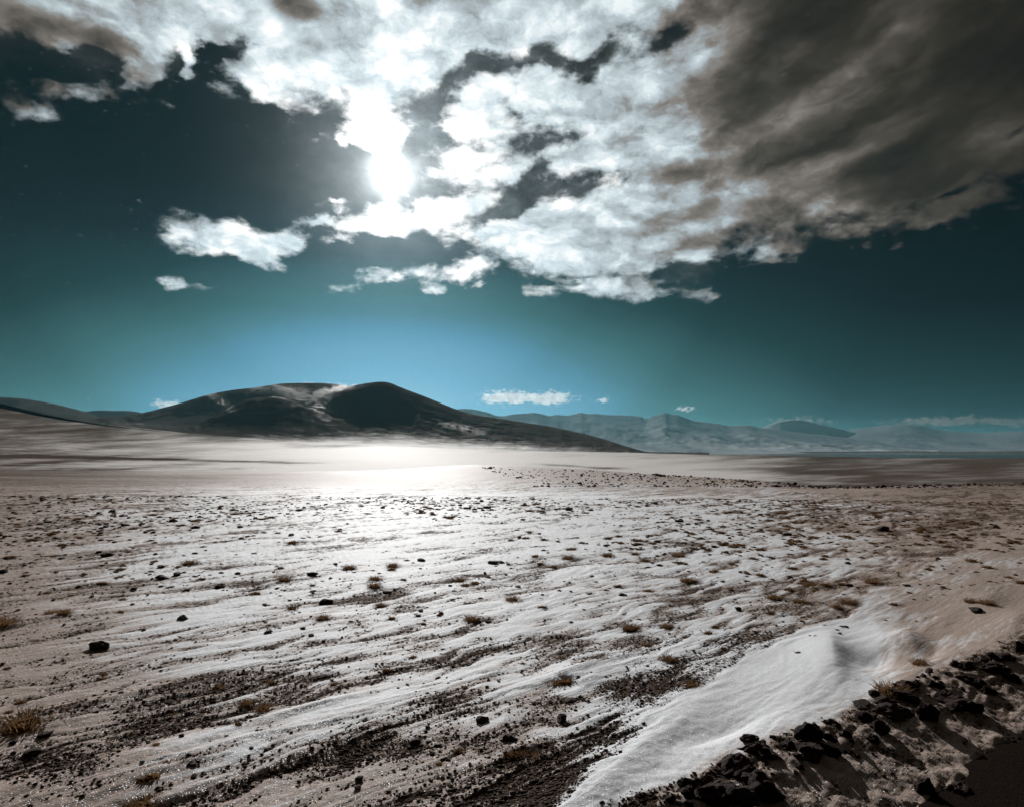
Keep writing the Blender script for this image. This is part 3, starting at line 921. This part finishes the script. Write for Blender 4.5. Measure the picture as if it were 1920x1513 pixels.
apron = ip(Ph, [(-60, 850), (300, 838), (480, 822), (600, 814), (700, 806), (800, 809), (900, 817), (1000, 827), (1100, 838), (1250, 852), (1330, 860)])
sn = sn - .60 * sst(-8, 34, pyh - apron + 7 * fbm(Ph * .018, pyh * .22, 3, 621)) * (1 + .45 * fbm(Ph * .012, pyh * .5, 3, 623)) * sst(400, 620, Ph)
sn = sn - .45 * sst(-16, 6, pyh - ip(Ph, TOP)) * sst(380, 620, Ph) * sst(1150, 900, Ph)
hill_o = structure('hill', grid_mesh('hill', Xh, Yh, Zh, dict(soil=sn)), M_HILL)


def range_obj(name, prof, Yc, wf, wb, zb, p0, p1, rough, seed, mat, n=520, m=54, soil=.75, keep=.10):
    c = np.linspace(p0, p1, n)
    ys = np.concatenate([np.linspace(Yc - wf, Yc, m), np.linspace(Yc + wb * .08, Yc + wb, 12)])
    Yr_, Pr_ = np.meshgrid(ys, c, indexing='ij')
    zc = zof(ip(Pr_, prof), Yc)
    u = (Yr_ - Yc)
    r = np.where(u < 0, np.clip(1 + u / wf, 0, 1) ** 1.55, np.clip(1 - u / wb, 0, 1))
    X_ = (Pr_ - 960) / FPX * Yr_
    spur = 1 - np.abs(fbm(X_ / (wf * .30), Yr_ / (wf * .75), 5, seed, .55)) * 1.6
    Z_ = zb + (zc - zb) * r + rough * (spur - .55) * np.clip(np.abs(u) / (wf * .30), keep, 1) * np.clip(r * 4, 0, 1) * np.clip((1.05 - r) * 2.0, .12, 1)
    Z_ = Z_ + rough * .10 * fbm(X_ / (wf * .03), Yr_ / (wf * .1), 3, seed + 5) * np.clip(r * 6, 0, 1)
    Z_[0] = zb - 3
    so = soil + .22 * fbm(X_ / (wf * .12), Yr_ / (wf * .5), 4, seed + 9) + .3 * (r - .5)
    return structure(name, grid_mesh(name, X_, Yr_, Z_, dict(soil=so)), mat)


range_obj('hill', [(-500, 765), (-300, 752), (-120, 741), (-40, 743), (0, 745), (30, 746), (60, 750), (100, 757), (130, 764), (160, 772), (200, 786), (260, 800), (400, 830)], 6000, 2000, 1500, 20, -480, 330, 40, 701, M_HILL, 300, 50, 1.0)
range_obj('hill', [(60, 795), (110, 783), (150, 773), (175, 770), (190, 769), (215, 770), (240, 770), (262, 773), (300, 785), (360, 800), (500, 830)], 8500, 1900, 1500, 30, 60, 480, 30, 711, M_HILL, 240, 40, .95)
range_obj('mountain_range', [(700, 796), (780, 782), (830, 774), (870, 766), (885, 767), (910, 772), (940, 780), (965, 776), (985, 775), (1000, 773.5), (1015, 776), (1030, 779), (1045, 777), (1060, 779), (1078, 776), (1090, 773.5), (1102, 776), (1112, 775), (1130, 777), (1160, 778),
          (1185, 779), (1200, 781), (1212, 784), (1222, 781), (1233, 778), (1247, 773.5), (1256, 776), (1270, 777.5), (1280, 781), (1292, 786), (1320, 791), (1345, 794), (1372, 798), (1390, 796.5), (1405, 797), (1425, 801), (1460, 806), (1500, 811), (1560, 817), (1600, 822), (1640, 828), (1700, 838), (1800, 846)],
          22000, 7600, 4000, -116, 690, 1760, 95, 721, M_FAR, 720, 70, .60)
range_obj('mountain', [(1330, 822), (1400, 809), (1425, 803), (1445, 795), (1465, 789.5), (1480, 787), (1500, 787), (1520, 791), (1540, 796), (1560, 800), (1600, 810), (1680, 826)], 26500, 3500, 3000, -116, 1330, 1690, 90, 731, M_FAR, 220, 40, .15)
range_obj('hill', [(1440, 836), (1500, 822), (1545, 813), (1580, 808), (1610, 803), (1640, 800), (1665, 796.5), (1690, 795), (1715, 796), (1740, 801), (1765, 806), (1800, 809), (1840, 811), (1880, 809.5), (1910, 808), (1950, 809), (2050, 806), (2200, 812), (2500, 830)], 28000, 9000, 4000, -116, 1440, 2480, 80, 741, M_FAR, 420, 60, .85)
range_obj('hill', [(1330, 852), (1420, 849), (1500, 846.5), (1600, 846), (1700, 845.5), (1800, 846), (1920, 845), (2100, 845), (2500, 850)], 15600, 1200, 1500, -119, 1330, 2480, 14, 751, M_HILL, 260, 24, 1.0)


def lake_material():
    m, t, out = new_mat('lake_water')
    p = principled(t, color=(.02, .035, .04), rough=.32, spec=.5)
    t.t.links.new(p.outputs[0], out.inputs[0])
    return m


lp = np.linspace(1480, 2600, 120)
nearp = 857.6 + .8 * fbm(lp * .006, lp * 0, 3, 801)
farp = 851.6 + .9 * fbm(lp * .008, lp * 0 + 5, 3, 811)
wdt = sst(1490, 1640, lp)
mid_ = (nearp + farp) / 2
LZ = -117.4
rows_ = []
for q in np.linspace(0, 1, 7):
    pp = mid_ + (nearp - mid_) * wdt * (1 - 2 * q)
    yy = (CAMH - LZ) * FPX / (pp - HOR)
    rows_.append(np.stack([(lp - 960) / FPX * yy, yy, np.full_like(yy, LZ)], -1))
R_ = np.array(rows_)
lake_o = structure('lake', grid_mesh('lake', R_[..., 0], R_[..., 1], R_[..., 2]), lake_material())


# ------------------------------------------------------------------ rocks, stones, tufts
def rock_mesh(name, seed, sub=3, cuts=9, flat=1.0, mat=None, jag=.08):
    r = random.Random(seed)
    bm = bmesh.new()
    bmesh.ops.create_icosphere(bm, subdivisions=sub, radius=1.0)
    planes = []
    for _ in range(cuts):
        v = Vector((r.uniform(-1, 1), r.uniform(-1, 1), r.uniform(-.8, 1))).normalized()
        planes.append((v, r.uniform(.45, .85)))
    off = Vector((r.uniform(0, 90), r.uniform(0, 90), r.uniform(0, 90)))
    from mathutils import noise as mn
    for v in bm.verts:
        p = v.co.copy()
        for (n_, dd) in planes:
            k = p.dot(n_) - dd
            if k > 0:
                p -= n_ * k
        p += p.normalized() * jag * mn.noise(p * 3.0 + off) + p.normalized() * jag * .4 * mn.noise(p * 8.0 + off)
        v.co = p
    bm.verts.ensure_lookup_table()
    ext = [max(abs(v.co[i]) for v in bm.verts) for i in range(3)]
    for v in bm.verts:
        v.co = Vector((v.co.x / ext[0] * .5, v.co.y / ext[1] * .5, v.co.z / ext[2] * .5 * flat))
    bmesh.ops.dissolve_limit(bm, angle_limit=radians(5), verts=bm.verts, edges=bm.edges)
    bmesh.ops.triangulate(bm, faces=bm.faces)
    me = bpy.data.meshes.new(name)
    bm.to_mesh(me)
    bm.free()
    if mat:
        me.materials.append(mat)
    return me


def thing(name, me, label, cat, group, loc, rot=(0, 0, 0), scale=(1, 1, 1)):
    o = bpy.data.objects.new(name, me)
    o.location = loc
    o.rotation_euler = rot
    o.scale = scale
    COL.objects.link(o)
    o['label'] = label
    o['category'] = cat
    if group:
        o['group'] = group
    return o


ROCKS = [rock_mesh('rock', 100 + i, 4, 10, 1.0, M_ROCK, .20) for i in range(10)]
SMALL = [rock_mesh('stone', 200 + i, 3, 9, 1.0, M_STONE, .10) for i in range(8)]
TINY = [rock_mesh('stone', 300 + i, 2, 6, 1.0, M_STONE, .08) for i in range(6)]

# the berm of ploughed-up rocks: photo x, y of the middle, width, height, tilt, label
BERM = [
    (1517, 1368, 58, 40, 4, 'big square edged dark rock standing highest in the berm, at its middle'),
    (1417, 1403, 70, 30, -14, 'flat reddish slab tilted towards the field, left of the square edged rock'),
    (1448, 1412, 56, 22, -20, 'thin dark slab lying just below the reddish slab'),
    (1426, 1466, 96, 62, 12, 'largest dark boulder of the berm, near the bottom edge'),
    (1392, 1493, 66, 38, -4, 'blunt dark block in front of the largest boulder'),
    (1338, 1484, 96, 52, -28, 'long reddish brown slab leaning against the largest boulder from the left'),
    (1288, 1466, 40, 20, 4, 'small reddish rock with a line of snow across it, leftmost of the berm'),
    (1291, 1484, 34, 22, 16, 'small rock tucked under the leftmost rock of the berm'),
    (1272, 1503, 22, 8, 10, 'flat stone chip in snow left of the berm at the bottom edge'),
    (1588, 1373, 20, 22, 0, 'small upright block right of the square edged rock'),
    (1554, 1379, 20, 18, 0, 'small stone close to the right side of the square edged rock'),
    (1565, 1385, 24, 14, 0, 'low stone between the square edged rock and the small upright block'),
    (1480, 1396, 48, 24, -16, 'dark rock at the left foot of the square edged rock'),
    (1512, 1414, 80, 26, 22, 'jagged flat rock below the square edged rock'),
    (1552, 1402, 56, 34, 10, 'dark rock half in shade, right of the jagged flat rock'),
    (1592, 1408, 22, 12, 6, 'small oval stone below the small upright block'),
    (1499, 1433, 20, 16, 30, 'small oval stone in blue shaded snow above the largest boulder'),
    (1376, 1438, 74, 26, -26, 'jagged dark ridge of rock above the largest boulder'),
    (1655, 1362, 44, 36, 16, 'dark block with a long pointed shadow, in the middle of the slope'),
    (1640, 1384, 34, 20, 10, 'low rock under the dark block with the pointed shadow'),
    (1625, 1341, 30, 14, 20, 'small flat rock above the dark block'),
    (1620, 1318, 38, 10, 10, 'flat dark stone at the top of the berm beside a smooth snow hollow'),
    (1682, 1334, 92, 30, -6, 'long black slab in the middle right of the berm'),
    (1744, 1332, 50, 46, 8, 'tall black block at the right end of the long slab'),
    (1664, 1309, 44, 24, -6, 'reddish block behind the long black slab'),
    (1712, 1304, 60, 28, 18, 'dark sloping rock behind the tall block'),
    (1706, 1284, 46, 18, 8, 'low dark rock beside the spiky grass tuft'),
    (1757, 1281, 34, 18, 0, 'smooth dark rock on the crest, right of the spiky tuft'),
    (1800, 1312, 92, 42, 10, 'wide black rock on the right part of the berm'),
    (1776, 1300, 40, 24, 16, 'rock at the upper left of the wide black rock'),
    (1858, 1292, 30, 24, 20, 'pointed rock right of the wide black rock'),
    (1812, 1270, 40, 18, 14, 'flat dark rock on the crest above the wide black rock'),
    (1836, 1284, 30, 18, 14, 'small rock between the wide black rock and the pointed rock'),
    (1868, 1252, 66, 30, 8, 'big dark rock near the right edge of the picture'),
    (1904, 1268, 36, 26, 24, 'rock below the big dark rock at the right edge'),
    (1846, 1240, 36, 14, -10, 'low rock left of the big dark rock near the right edge'),
    (1888, 1232, 56, 16, -4, 'flat rock lying behind the big dark rock near the right edge'),
    (1870, 1229, 28, 12, 0, 'small rock at the far end of the berm'),
    (1916, 1208, 30, 34, 0, 'upright dark rock cut off by the right edge of the picture'),
    (1350, 1432, 14, 12, 0, 'small pointed stone on the jagged ridge of rock'),
    (1536, 1362, 16, 8, 0, 'thin chip of rock at the top right of the square edged rock'),
    (1452, 1380, 14, 8, 10, 'tiny dark stone in snow above the reddish slab'),
    (1800, 1478, 60, 30, -20, 'dark clod with snow on it at the edge of the road'),
    (1742, 1472, 46, 44, -30, 'lump of frozen earth standing at the road edge near the bottom'),
]
bx, by = hits([(a, b + .38 * hh) for (a, b, w, hh, tl, l) in BERM])
for i, ((a, b, w, hh, tl, l), X0, Y0) in enumerate(zip(BERM, bx, by)):
    z0 = float(ground_h(np.array([X0]), np.array([Y0]))[0])
    k = Y0 / FPX
    r = random.Random(i * 7 + 3)
    sx, sz = w * k * 1.08, hh * k * 1.12
    sy = r.uniform(.65, .95) * sx
    thing('rock', ROCKS[(i * 3 + i // 10) % 10], l, 'rock', 'rocks of the roadside berm', (X0, Y0 + sy * .25, z0 + sz * .05),
          (r.uniform(-.15, .15), radians(tl) + r.uniform(-.06, .06), r.choice((0, pi)) + r.uniform(-.4, .4)), (sx, sy, sz))
ONES = 'first second third fourth fifth sixth seventh eighth ninth tenth eleventh twelfth thirteenth fourteenth fifteenth sixteenth seventeenth eighteenth nineteenth'.split()
TENS = {2: 'twent', 3: 'thirt', 4: 'fort', 5: 'fift', 6: 'sixt', 7: 'sevent'}


def nth(k):
    """0 -> leftmost, 1 -> second from left ..."""
    k += 1
    if k == 1:
        return 'leftmost'
    w = ONES[k - 1] if k < 20 else TENS[k // 10] + ('ieth' if k % 10 == 0 else 'y-' + ONES[k % 10 - 1])
    return w + ' from left'


def ranks(keys, pos):
    """place of every item from the left within its own neighbourhood"""
    byk = {}
    for i, k in enumerate(keys):
        byk.setdefault(k, []).append(i)
    out = {}
    for k, v in byk.items():
        for r, i in enumerate(sorted(v, key=lambda q: pos[q])):
            out[i] = r
    return out


# filler rocks of the same berm
fr = random.Random(5)
fill = []
while len(fill) < 80:
    s = fr.uniform(3.0, 16.0)
    dd = D_BERM + fr.gauss(.06, .13)
    X0, Y0 = s * RX + dd * NXr, s * RY + dd * NYr
    if Y0 < 4.2 or 960 + FPX * X0 / Y0 > 1960:
        continue
    fill.append((X0, Y0, math.exp(fr.gauss(-2.95, .5))))
fz = ground_h(np.array([f[0] for f in fill]), np.array([f[1] for f in fill]))
fzn = ['by the bottom edge' if f[1] < 5.4 else 'in the middle stretch' if f[1] < 7.4 else 'in the far stretch' if f[1] < 9.3 else 'beyond the right edge' for f in fill]
rk = ranks(fzn, [f[0] / f[1] for f in fill])
for i, ((X0, Y0, sz), z0) in enumerate(zip(fill, fz)):
    thing('rock', ROCKS[i % 10], '%s of the small half buried berm rocks, %s' % (nth(rk[i]), fzn[i]), 'rock', 'small rocks in the roadside berm, %s' % fzn[i], (X0, Y0, float(z0) + sz * .05),
          (fr.uniform(-.4, .4), fr.uniform(-.4, .4), fr.uniform(0, 6.3)), (sz * fr.uniform(.9, 1.7), sz * fr.uniform(.8, 1.3), sz * fr.uniform(.6, 1.0)))


def tuft_arrays(seed, n, spread=.5, hgt=.6, seg=3, wide=1.0):
    """blades of one tuft in a unit-wide footprint"""
    r = np.random.default_rng(seed)
    V, F = [], []
    for i in range(n):
        a = r.uniform(0, 2 * pi)
        rad = spread * .55 * math.sqrt(r.uniform(0, 1))
        lean = r.uniform(.15, 1.15) * (.35 + rad / spread)
        L = hgt * r.uniform(.45, 1.05)
        wv = r.uniform(.010, .020) * wide
        a2 = a + r.normal(0, .5)
        bx_, by_ = rad * cos(a), rad * sin(a)
        dx, dy = cos(a2), sin(a2)
        tx_, ty_ = -dy, dx
        b0 = len(V)
        for k in range(seg):
            t = k / (seg - 1)
            out_ = L * (sin(lean) * t + .25 * t * t * r.uniform(.5, 1.2))
            up = L * (cos(lean) * t - .18 * t * t)
            wk = wv * (1 - t * .92)
            cx, cy, cz = bx_ + dx * out_, by_ + dy * out_, up - .04
            V.append((cx + tx_ * wk, cy + ty_ * wk, cz))
            V.append((cx - tx_ * wk, cy - ty_ * wk, cz))
        for k in range(seg - 1):
            q = b0 + 2 * k
            F.append((q, q + 1, q + 3, q + 2))
    # matted dead litter at the heart of the tuft
    b0 = len(V)
    m_ = 9
    for (rr, zz) in ((.36, -.05), (.27, .10), (.12, .17)):
        for k in range(m_):
            q = 2 * pi * k / m_
            f_ = rr * r.uniform(.75, 1.2)
            V.append((f_ * cos(q), f_ * sin(q), zz * r.uniform(.8, 1.2)))
    for j in range(2):
        for k in range(m_):
            F.append((b0 + j * m_ + k, b0 + j * m_ + (k + 1) % m_, b0 + (j + 1) * m_ + (k + 1) % m_, b0 + (j + 1) * m_ + k))
    F.append(tuple(b0 + 2 * m_ + k for k in range(m_)))
    return np.array(V), F


def tuft_mesh(name, seed, n, **kw):
    V, F = tuft_arrays(seed, n, **kw)
    me = bpy.data.meshes.new(name)
    me.from_pydata([tuple(v) for v in V], [], F)
    me.materials.append(M_GRASS)
    me.update()
    return me


TUFT_BIG = [tuft_mesh('grass_tuft', 900 + i, 300, spread=.70, hgt=.5, wide=1.1) for i in range(5)]
TUFT_SML = [tuft_mesh('grass_tuft', 950 + i, 70, spread=.72, hgt=.42, wide=1.7) for i in range(6)]
tz = ground_h(tx, ty)
for i, ((a, b, w, l), X0, Y0, z0) in enumerate(zip(TUFTS, tx, ty, tz)):
    s = w / FPX * Y0 * 1.05
    r = random.Random(i + 70)
    sxy = (s * 2.0, s * .8) if 'strip' in l or 'long brown' in l else (s, s)
    if sxy[0] != sxy[1]:
        sxy = (s, s * .35)
    thing('grass_tuft', TUFT_BIG[i % 5] if w > 24 else TUFT_SML[i % 6], l, 'grass tuft', 'dry grass tufts on the snow field', (float(X0), float(Y0), float(z0)), (0, 0, r.uniform(0, 6.3) if sxy[0] == sxy[1] else .5),
          (sxy[0] if sxy[0] == sxy[1] else s * 1.1, sxy[1], s * (r.uniform(.6, .85) if sxy[0] == sxy[1] else .32)))
sx_, sy_ = hits([(a, b) for (a, b, w, l) in STONES])
szz = ground_h(sx_, sy_)
for i, ((a, b, w, l), X0, Y0, z0) in enumerate(zip(STONES, sx_, sy_, szz)):
    s = w / FPX * Y0 * 1.05
    r = random.Random(i + 170)
    thing('stone', SMALL[i % 8], l, 'stone', 'dark stones on the snow field', (float(X0), float(Y0), float(z0) + s * .08), (r.uniform(-.2, .2), r.uniform(-.2, .2), r.uniform(0, 6.3)), (s, s * r.uniform(.7, 1.0), s * r.uniform(.4, .62)))

# everything else that lies out there, scattered over the field
N = 9500
Yr0 = np.sqrt(rng.uniform(5.0 ** 2, 34.6 ** 2, N))
Xr0 = rng.uniform(-.86, .86, N) * Yr0
d0 = berm_d(Xr0, Yr0)
dens0 = fbm(Xr0 * .12, Yr0 * .12, 3, 900) + .5 * fbm(Xr0 * .6, Yr0 * .6, 2, 905)
pxr = photo_col(Xr0, Yr0)
prob = .42 + .8 * dens0 + .25 * sst(18, 32, Yr0) - .15 * sst(400, 900, pxr) * sst(1500, 1000, pxr) * sst(30, 16, Yr0)
ok = (d0 < -4.6) & (rng.uniform(0, 1, N) < prob)
for (X0, Y0) in list(zip(tx, ty)) + list(zip(sx_, sy_)):
    ok &= (Xr0 - X0) ** 2 + (Yr0 - Y0) ** 2 > .35 ** 2
Xr0, Yr0, pxr = Xr0[ok], Yr0[ok], pxr[ok]
is_tuft = rng.uniform(0, 1, len(Xr0)) < .42 + .40 * sst(700, 1500, pxr) + .15 * sst(22, 33, Yr0)
size = np.exp(rng.normal(-2.55, .48, len(Xr0))) * np.where(is_tuft, 2.1, 1.1) * (.55 + .45 * sst(8, 20, Yr0))
size = np.clip(size, .035, .42)
Zr0 = ground_h(Xr0, Yr0)
app = size / Yr0


def zone(x, y):
    p = 960 + FPX * x / y
    side = ('at the left edge' if p < 250 else 'left of the glare' if p < 640 else 'under the glare' if p < 960 else 'right of the glare' if p < 1300 else 'to the right' if p < 1650 else 'at the right edge')
    dep = 'close to the road' if y < 8 else 'in the near field' if y < 12 else 'in mid field' if y < 18 else 'in the back field' if y < 25 else 'by the far rim'
    return side, dep


SIZES = ['tiny', 'small', 'fair sized', 'large']


def scatter(sel, cap, name, meshes, cat, what, group, stuff_name, tmpl, mat, zsc):
    idx = np.where(sel)[0]
    order = idx[np.argsort(-app[idx])]
    zs = [zone(Xr0[i], Yr0[i]) for i in order[:cap]]
    rk = ranks(zs, [Xr0[i] / Yr0[i] for i in order[:cap]])
    for j, i in enumerate(order[:cap]):
        side, dep = zs[j]
        s = float(size[i])
        thing(name, meshes[j % len(meshes)], '%s of the %s %s %s' % (nth(rk[j]), what, side, dep), cat, '%s %s, %s' % (group, side, dep), (float(Xr0[i]), float(Yr0[i]), float(Zr0[i]) + (s * .12 if zsc[2] else 0)),
              (0, 0, rng.uniform(0, 6.3)), (s * rng.uniform(.85, 1.25), s * rng.uniform(.8, 1.1), s * rng.uniform(zsc[0], zsc[1])))
    rest = order[cap:]
    merge(stuff_name, tmpl, [(Xr0[i], Yr0[i], Zr0[i] + (size[i] * .1 if zsc[2] else 0), size[i] * rng.uniform(.85, 1.3), size[i] * rng.uniform(.8, 1.1), size[i] * rng.uniform(zsc[0], zsc[1]), rng.uniform(0, 6.3)) for i in rest], mat)


def tri_of(me):
    v = np.empty(len(me.vertices) * 3)
    me.vertices.foreach_get('co', v)
    me.calc_loop_triangles()
    t = np.empty(len(me.loop_triangles) * 3, np.int32)
    me.loop_triangles.foreach_get('vertices', t)
    return v.reshape(-1, 3), t.reshape(-1, 3)


def merge(name, tmpl, items, mat, label=None):
    """many small pieces that nobody could count, joined into one object"""
    VV, TT, base = [], [], 0
    T = [tri_of(m) for m in tmpl]
    for j, it in enumerate(items):
        x, y, z, sx, sy, sz, a = it[:7]
        v, t = T[j % len(T)]
        c, s = cos(a), sin(a)
        vx, vy = v[:, 0] * sx, v[:, 1] * sy
        VV.append(np.stack([x + c * vx - s * vy, y + s * vx + c * vy, z + v[:, 2] * sz], -1))
        TT.append(t + base)
        base += len(v)
    V = np.concatenate(VV).astype(np.float32)
    t = np.concatenate(TT).astype(np.int32)
    me = bpy.data.meshes.new(name)
    me.vertices.add(len(V))
    me.vertices.foreach_set('co', V.ravel())
    me.loops.add(len(t) * 3)
    me.loops.foreach_set('vertex_index', t.ravel())
    me.polygons.add(len(t))
    me.polygons.foreach_set('loop_start', np.arange(len(t), dtype=np.int32) * 3)
    me.update(calc_edges=True)
    me.materials.append(mat)
    o = bpy.data.objects.new(name, me)
    COL.objects.link(o)
    o['kind'] = 'stuff'
    return o


TUFT_LOW = [tuft_mesh('grass_tuft', 980 + i, 18, spread=.7, hgt=.45, seg=2, wide=2.4) for i in range(6)]
for me in TUFT_LOW:
    for v in me.vertices:
        pass
scatter(is_tuft, 300 - len(TUFTS), 'grass_tuft', TUFT_SML, 'grass tuft', 'small dry tufts', 'small grass tufts', 'dry_grass', TUFT_LOW, M_GRASS, (.50, .8, 0))
scatter(~is_tuft, 300 - len(STONES), 'stone', TINY, 'stone', 'small flat stones', 'small stones', 'pebbles', TINY, M_STONE, (.28, .50, 1))

# the stony rise behind the flat, and the line of stones along the far edge at the right
hp = []
hr = np.random.default_rng(77)
LOW = [(860, 871), (900, 876), (960, 896), (1040, 908), (1100, 909), (1240, 911), (1400, 913), (1560, 915.5), (1700, 914), (1920, 911), (2050, 909)]
while len(hp) < 1500:
    p = hr.uniform(870, 2040)
    top = float(ip(p, CRP))
    lo = float(ip(p, LOW))
    if hr.uniform() < .55:
        f = abs(hr.normal(0, .30)) if p > 1180 else hr.uniform(0, 1)
    else:
        f = hr.uniform(0, 1)
    if p < 1180 and hr.uniform() < .45 * (1180 - p) / 300 + .1:
        continue
    if p > 1600 and hr.uniform() < .35:
        continue
    hp.append((p, top + .6 + f * (lo - top)))
for k in range(110):
    hp.append((hr.uniform(995, 1500), 911.5 + hr.normal(0, .5)))
hx, hy = hits(hp)
hz = ground_h(hx, hy)
hs = np.clip(np.exp(hr.normal(-2.15, .45, len(hx))), .07, .5) * np.where(hy > 60, 1.15, .9)
okh = (hy > 36) & (hy < 85)
hx, hy, hz, hs = hx[okh], hy[okh], hz[okh], hs[okh]
order = np.argsort(-hs / hy)
bz = []
for i in order[:140]:
    p = 960 + FPX * hx[i] / hy[i]
    wh = ('bright left end' if p < 1080 else 'middle' if p < 1330 else 'dark right end' if p < 1570 else 'thin right tail')
    t_ = (hy[i] - 36) / (float(ip(p, CRY)) - 36)
    bz.append((wh, 'crest' if t_ > .82 else 'slope' if t_ > .5 else 'foot'))
rk = ranks(bz, [hx[i] / hy[i] for i in order[:140]])
for j, i in enumerate(order[:140]):
    s = float(hs[i])
    thing('boulder', SMALL[j % 8], '%s of the boulders, %s of the stony rise, its %s' % (nth(rk[j]), bz[j][1], bz[j][0]), 'boulder', 'boulders on the stony rise, %s of its %s' % (bz[j][1], bz[j][0]), (float(hx[i]), float(hy[i]), float(hz[i]) + s * .15), (0, 0, hr.uniform(0, 6.3)), (s * 1.2, s, s * hr.uniform(.5, .9)))
merge('rubble', TINY, [(hx[i], hy[i], hz[i] + hs[i] * .1, hs[i] * 1.2, hs[i], hs[i] * hr.uniform(.5, .9), hr.uniform(0, 6.3)) for i in order[140:]], M_STONE)

# gravel where the wind has bared the ground
NG = 340000
gY = 1 / rng.uniform(1 / 17.0, 1 / 3.6, NG)
gX = rng.uniform(-.84, .84, NG) * gY
_, gs = field(gX, gY)
gd = berm_d(gX, gY)
keep = (rng.uniform(0, 1, NG) < np.where(gd > D_BERM - .2, np.where(gd < D_BERM + .22, .8, .15), 1) * np.clip((gs - .10) * 1.6, 0, 1) ** 1.4 * .75) & (gd < D_ROAD + .3)
gX, gY, gd = gX[keep][:110000], gY[keep][:110000], gd[keep][:110000]
gZ = ground_h(gX, gY)
gsz = np.clip(np.exp(rng.normal(-4.45, .55, len(gX))), .005, .042) * (1 + .03 * gY)


def chip(seed):
    r = random.Random(seed)
    bm = bmesh.new()
    bmesh.ops.create_uvsphere(bm, u_segments=4, v_segments=2, radius=.5)
    for v in bm.verts:
        v.co = Vector((v.co.x * r.uniform(.7, 1.2), v.co.y * r.uniform(.7, 1.2), v.co.z * r.uniform(.6, 1.1)))
    me = bpy.data.meshes.new('gravel')
    bm.to_mesh(me)
    bm.free()
    return me


merge('gravel', [chip(i) for i in range(6)], [(gX[i], gY[i], gZ[i] + gsz[i] * .15, gsz[i] * 1.3, gsz[i], gsz[i] * .5, (i * 2.399) % 6.283) for i in range(len(gX))], M_GRAVEL)

# ------------------------------------------------------------------ air
hz_me = bpy.data.meshes.new('haze')
bmh = bmesh.new()
bmesh.ops.create_cube(bmh, size=1.0)
for v in bmh.verts:
    v.co = Vector((v.co.x * 240000, -300 + (v.co.y + .5) * 72000, -153 + (v.co.z + .5) * (1290 + 153)))
bmh.to_mesh(hz_me)
bmh.free()
hm = bpy.data.materials.new('haze')
hm.use_nodes = True
ht = NT(hm.node_tree)
ho = ht.n('ShaderNodeOutputMaterial')
pv = ht.n('ShaderNodeVolumePrincipled')
pv.inputs['Color'].default_value = (.32, .80, .94, 1)
pv.inputs['Density'].default_value = 0.5e-5
pv.inputs['Anisotropy'].default_value = .5
ht.t.links.new(pv.outputs[0], ho.inputs['Volume'])
hz_me.materials.append(hm)
haze_o = bpy.data.objects.new('haze', hz_me)
haze_o['kind'] = 'stuff'
COL.objects.link(haze_o)
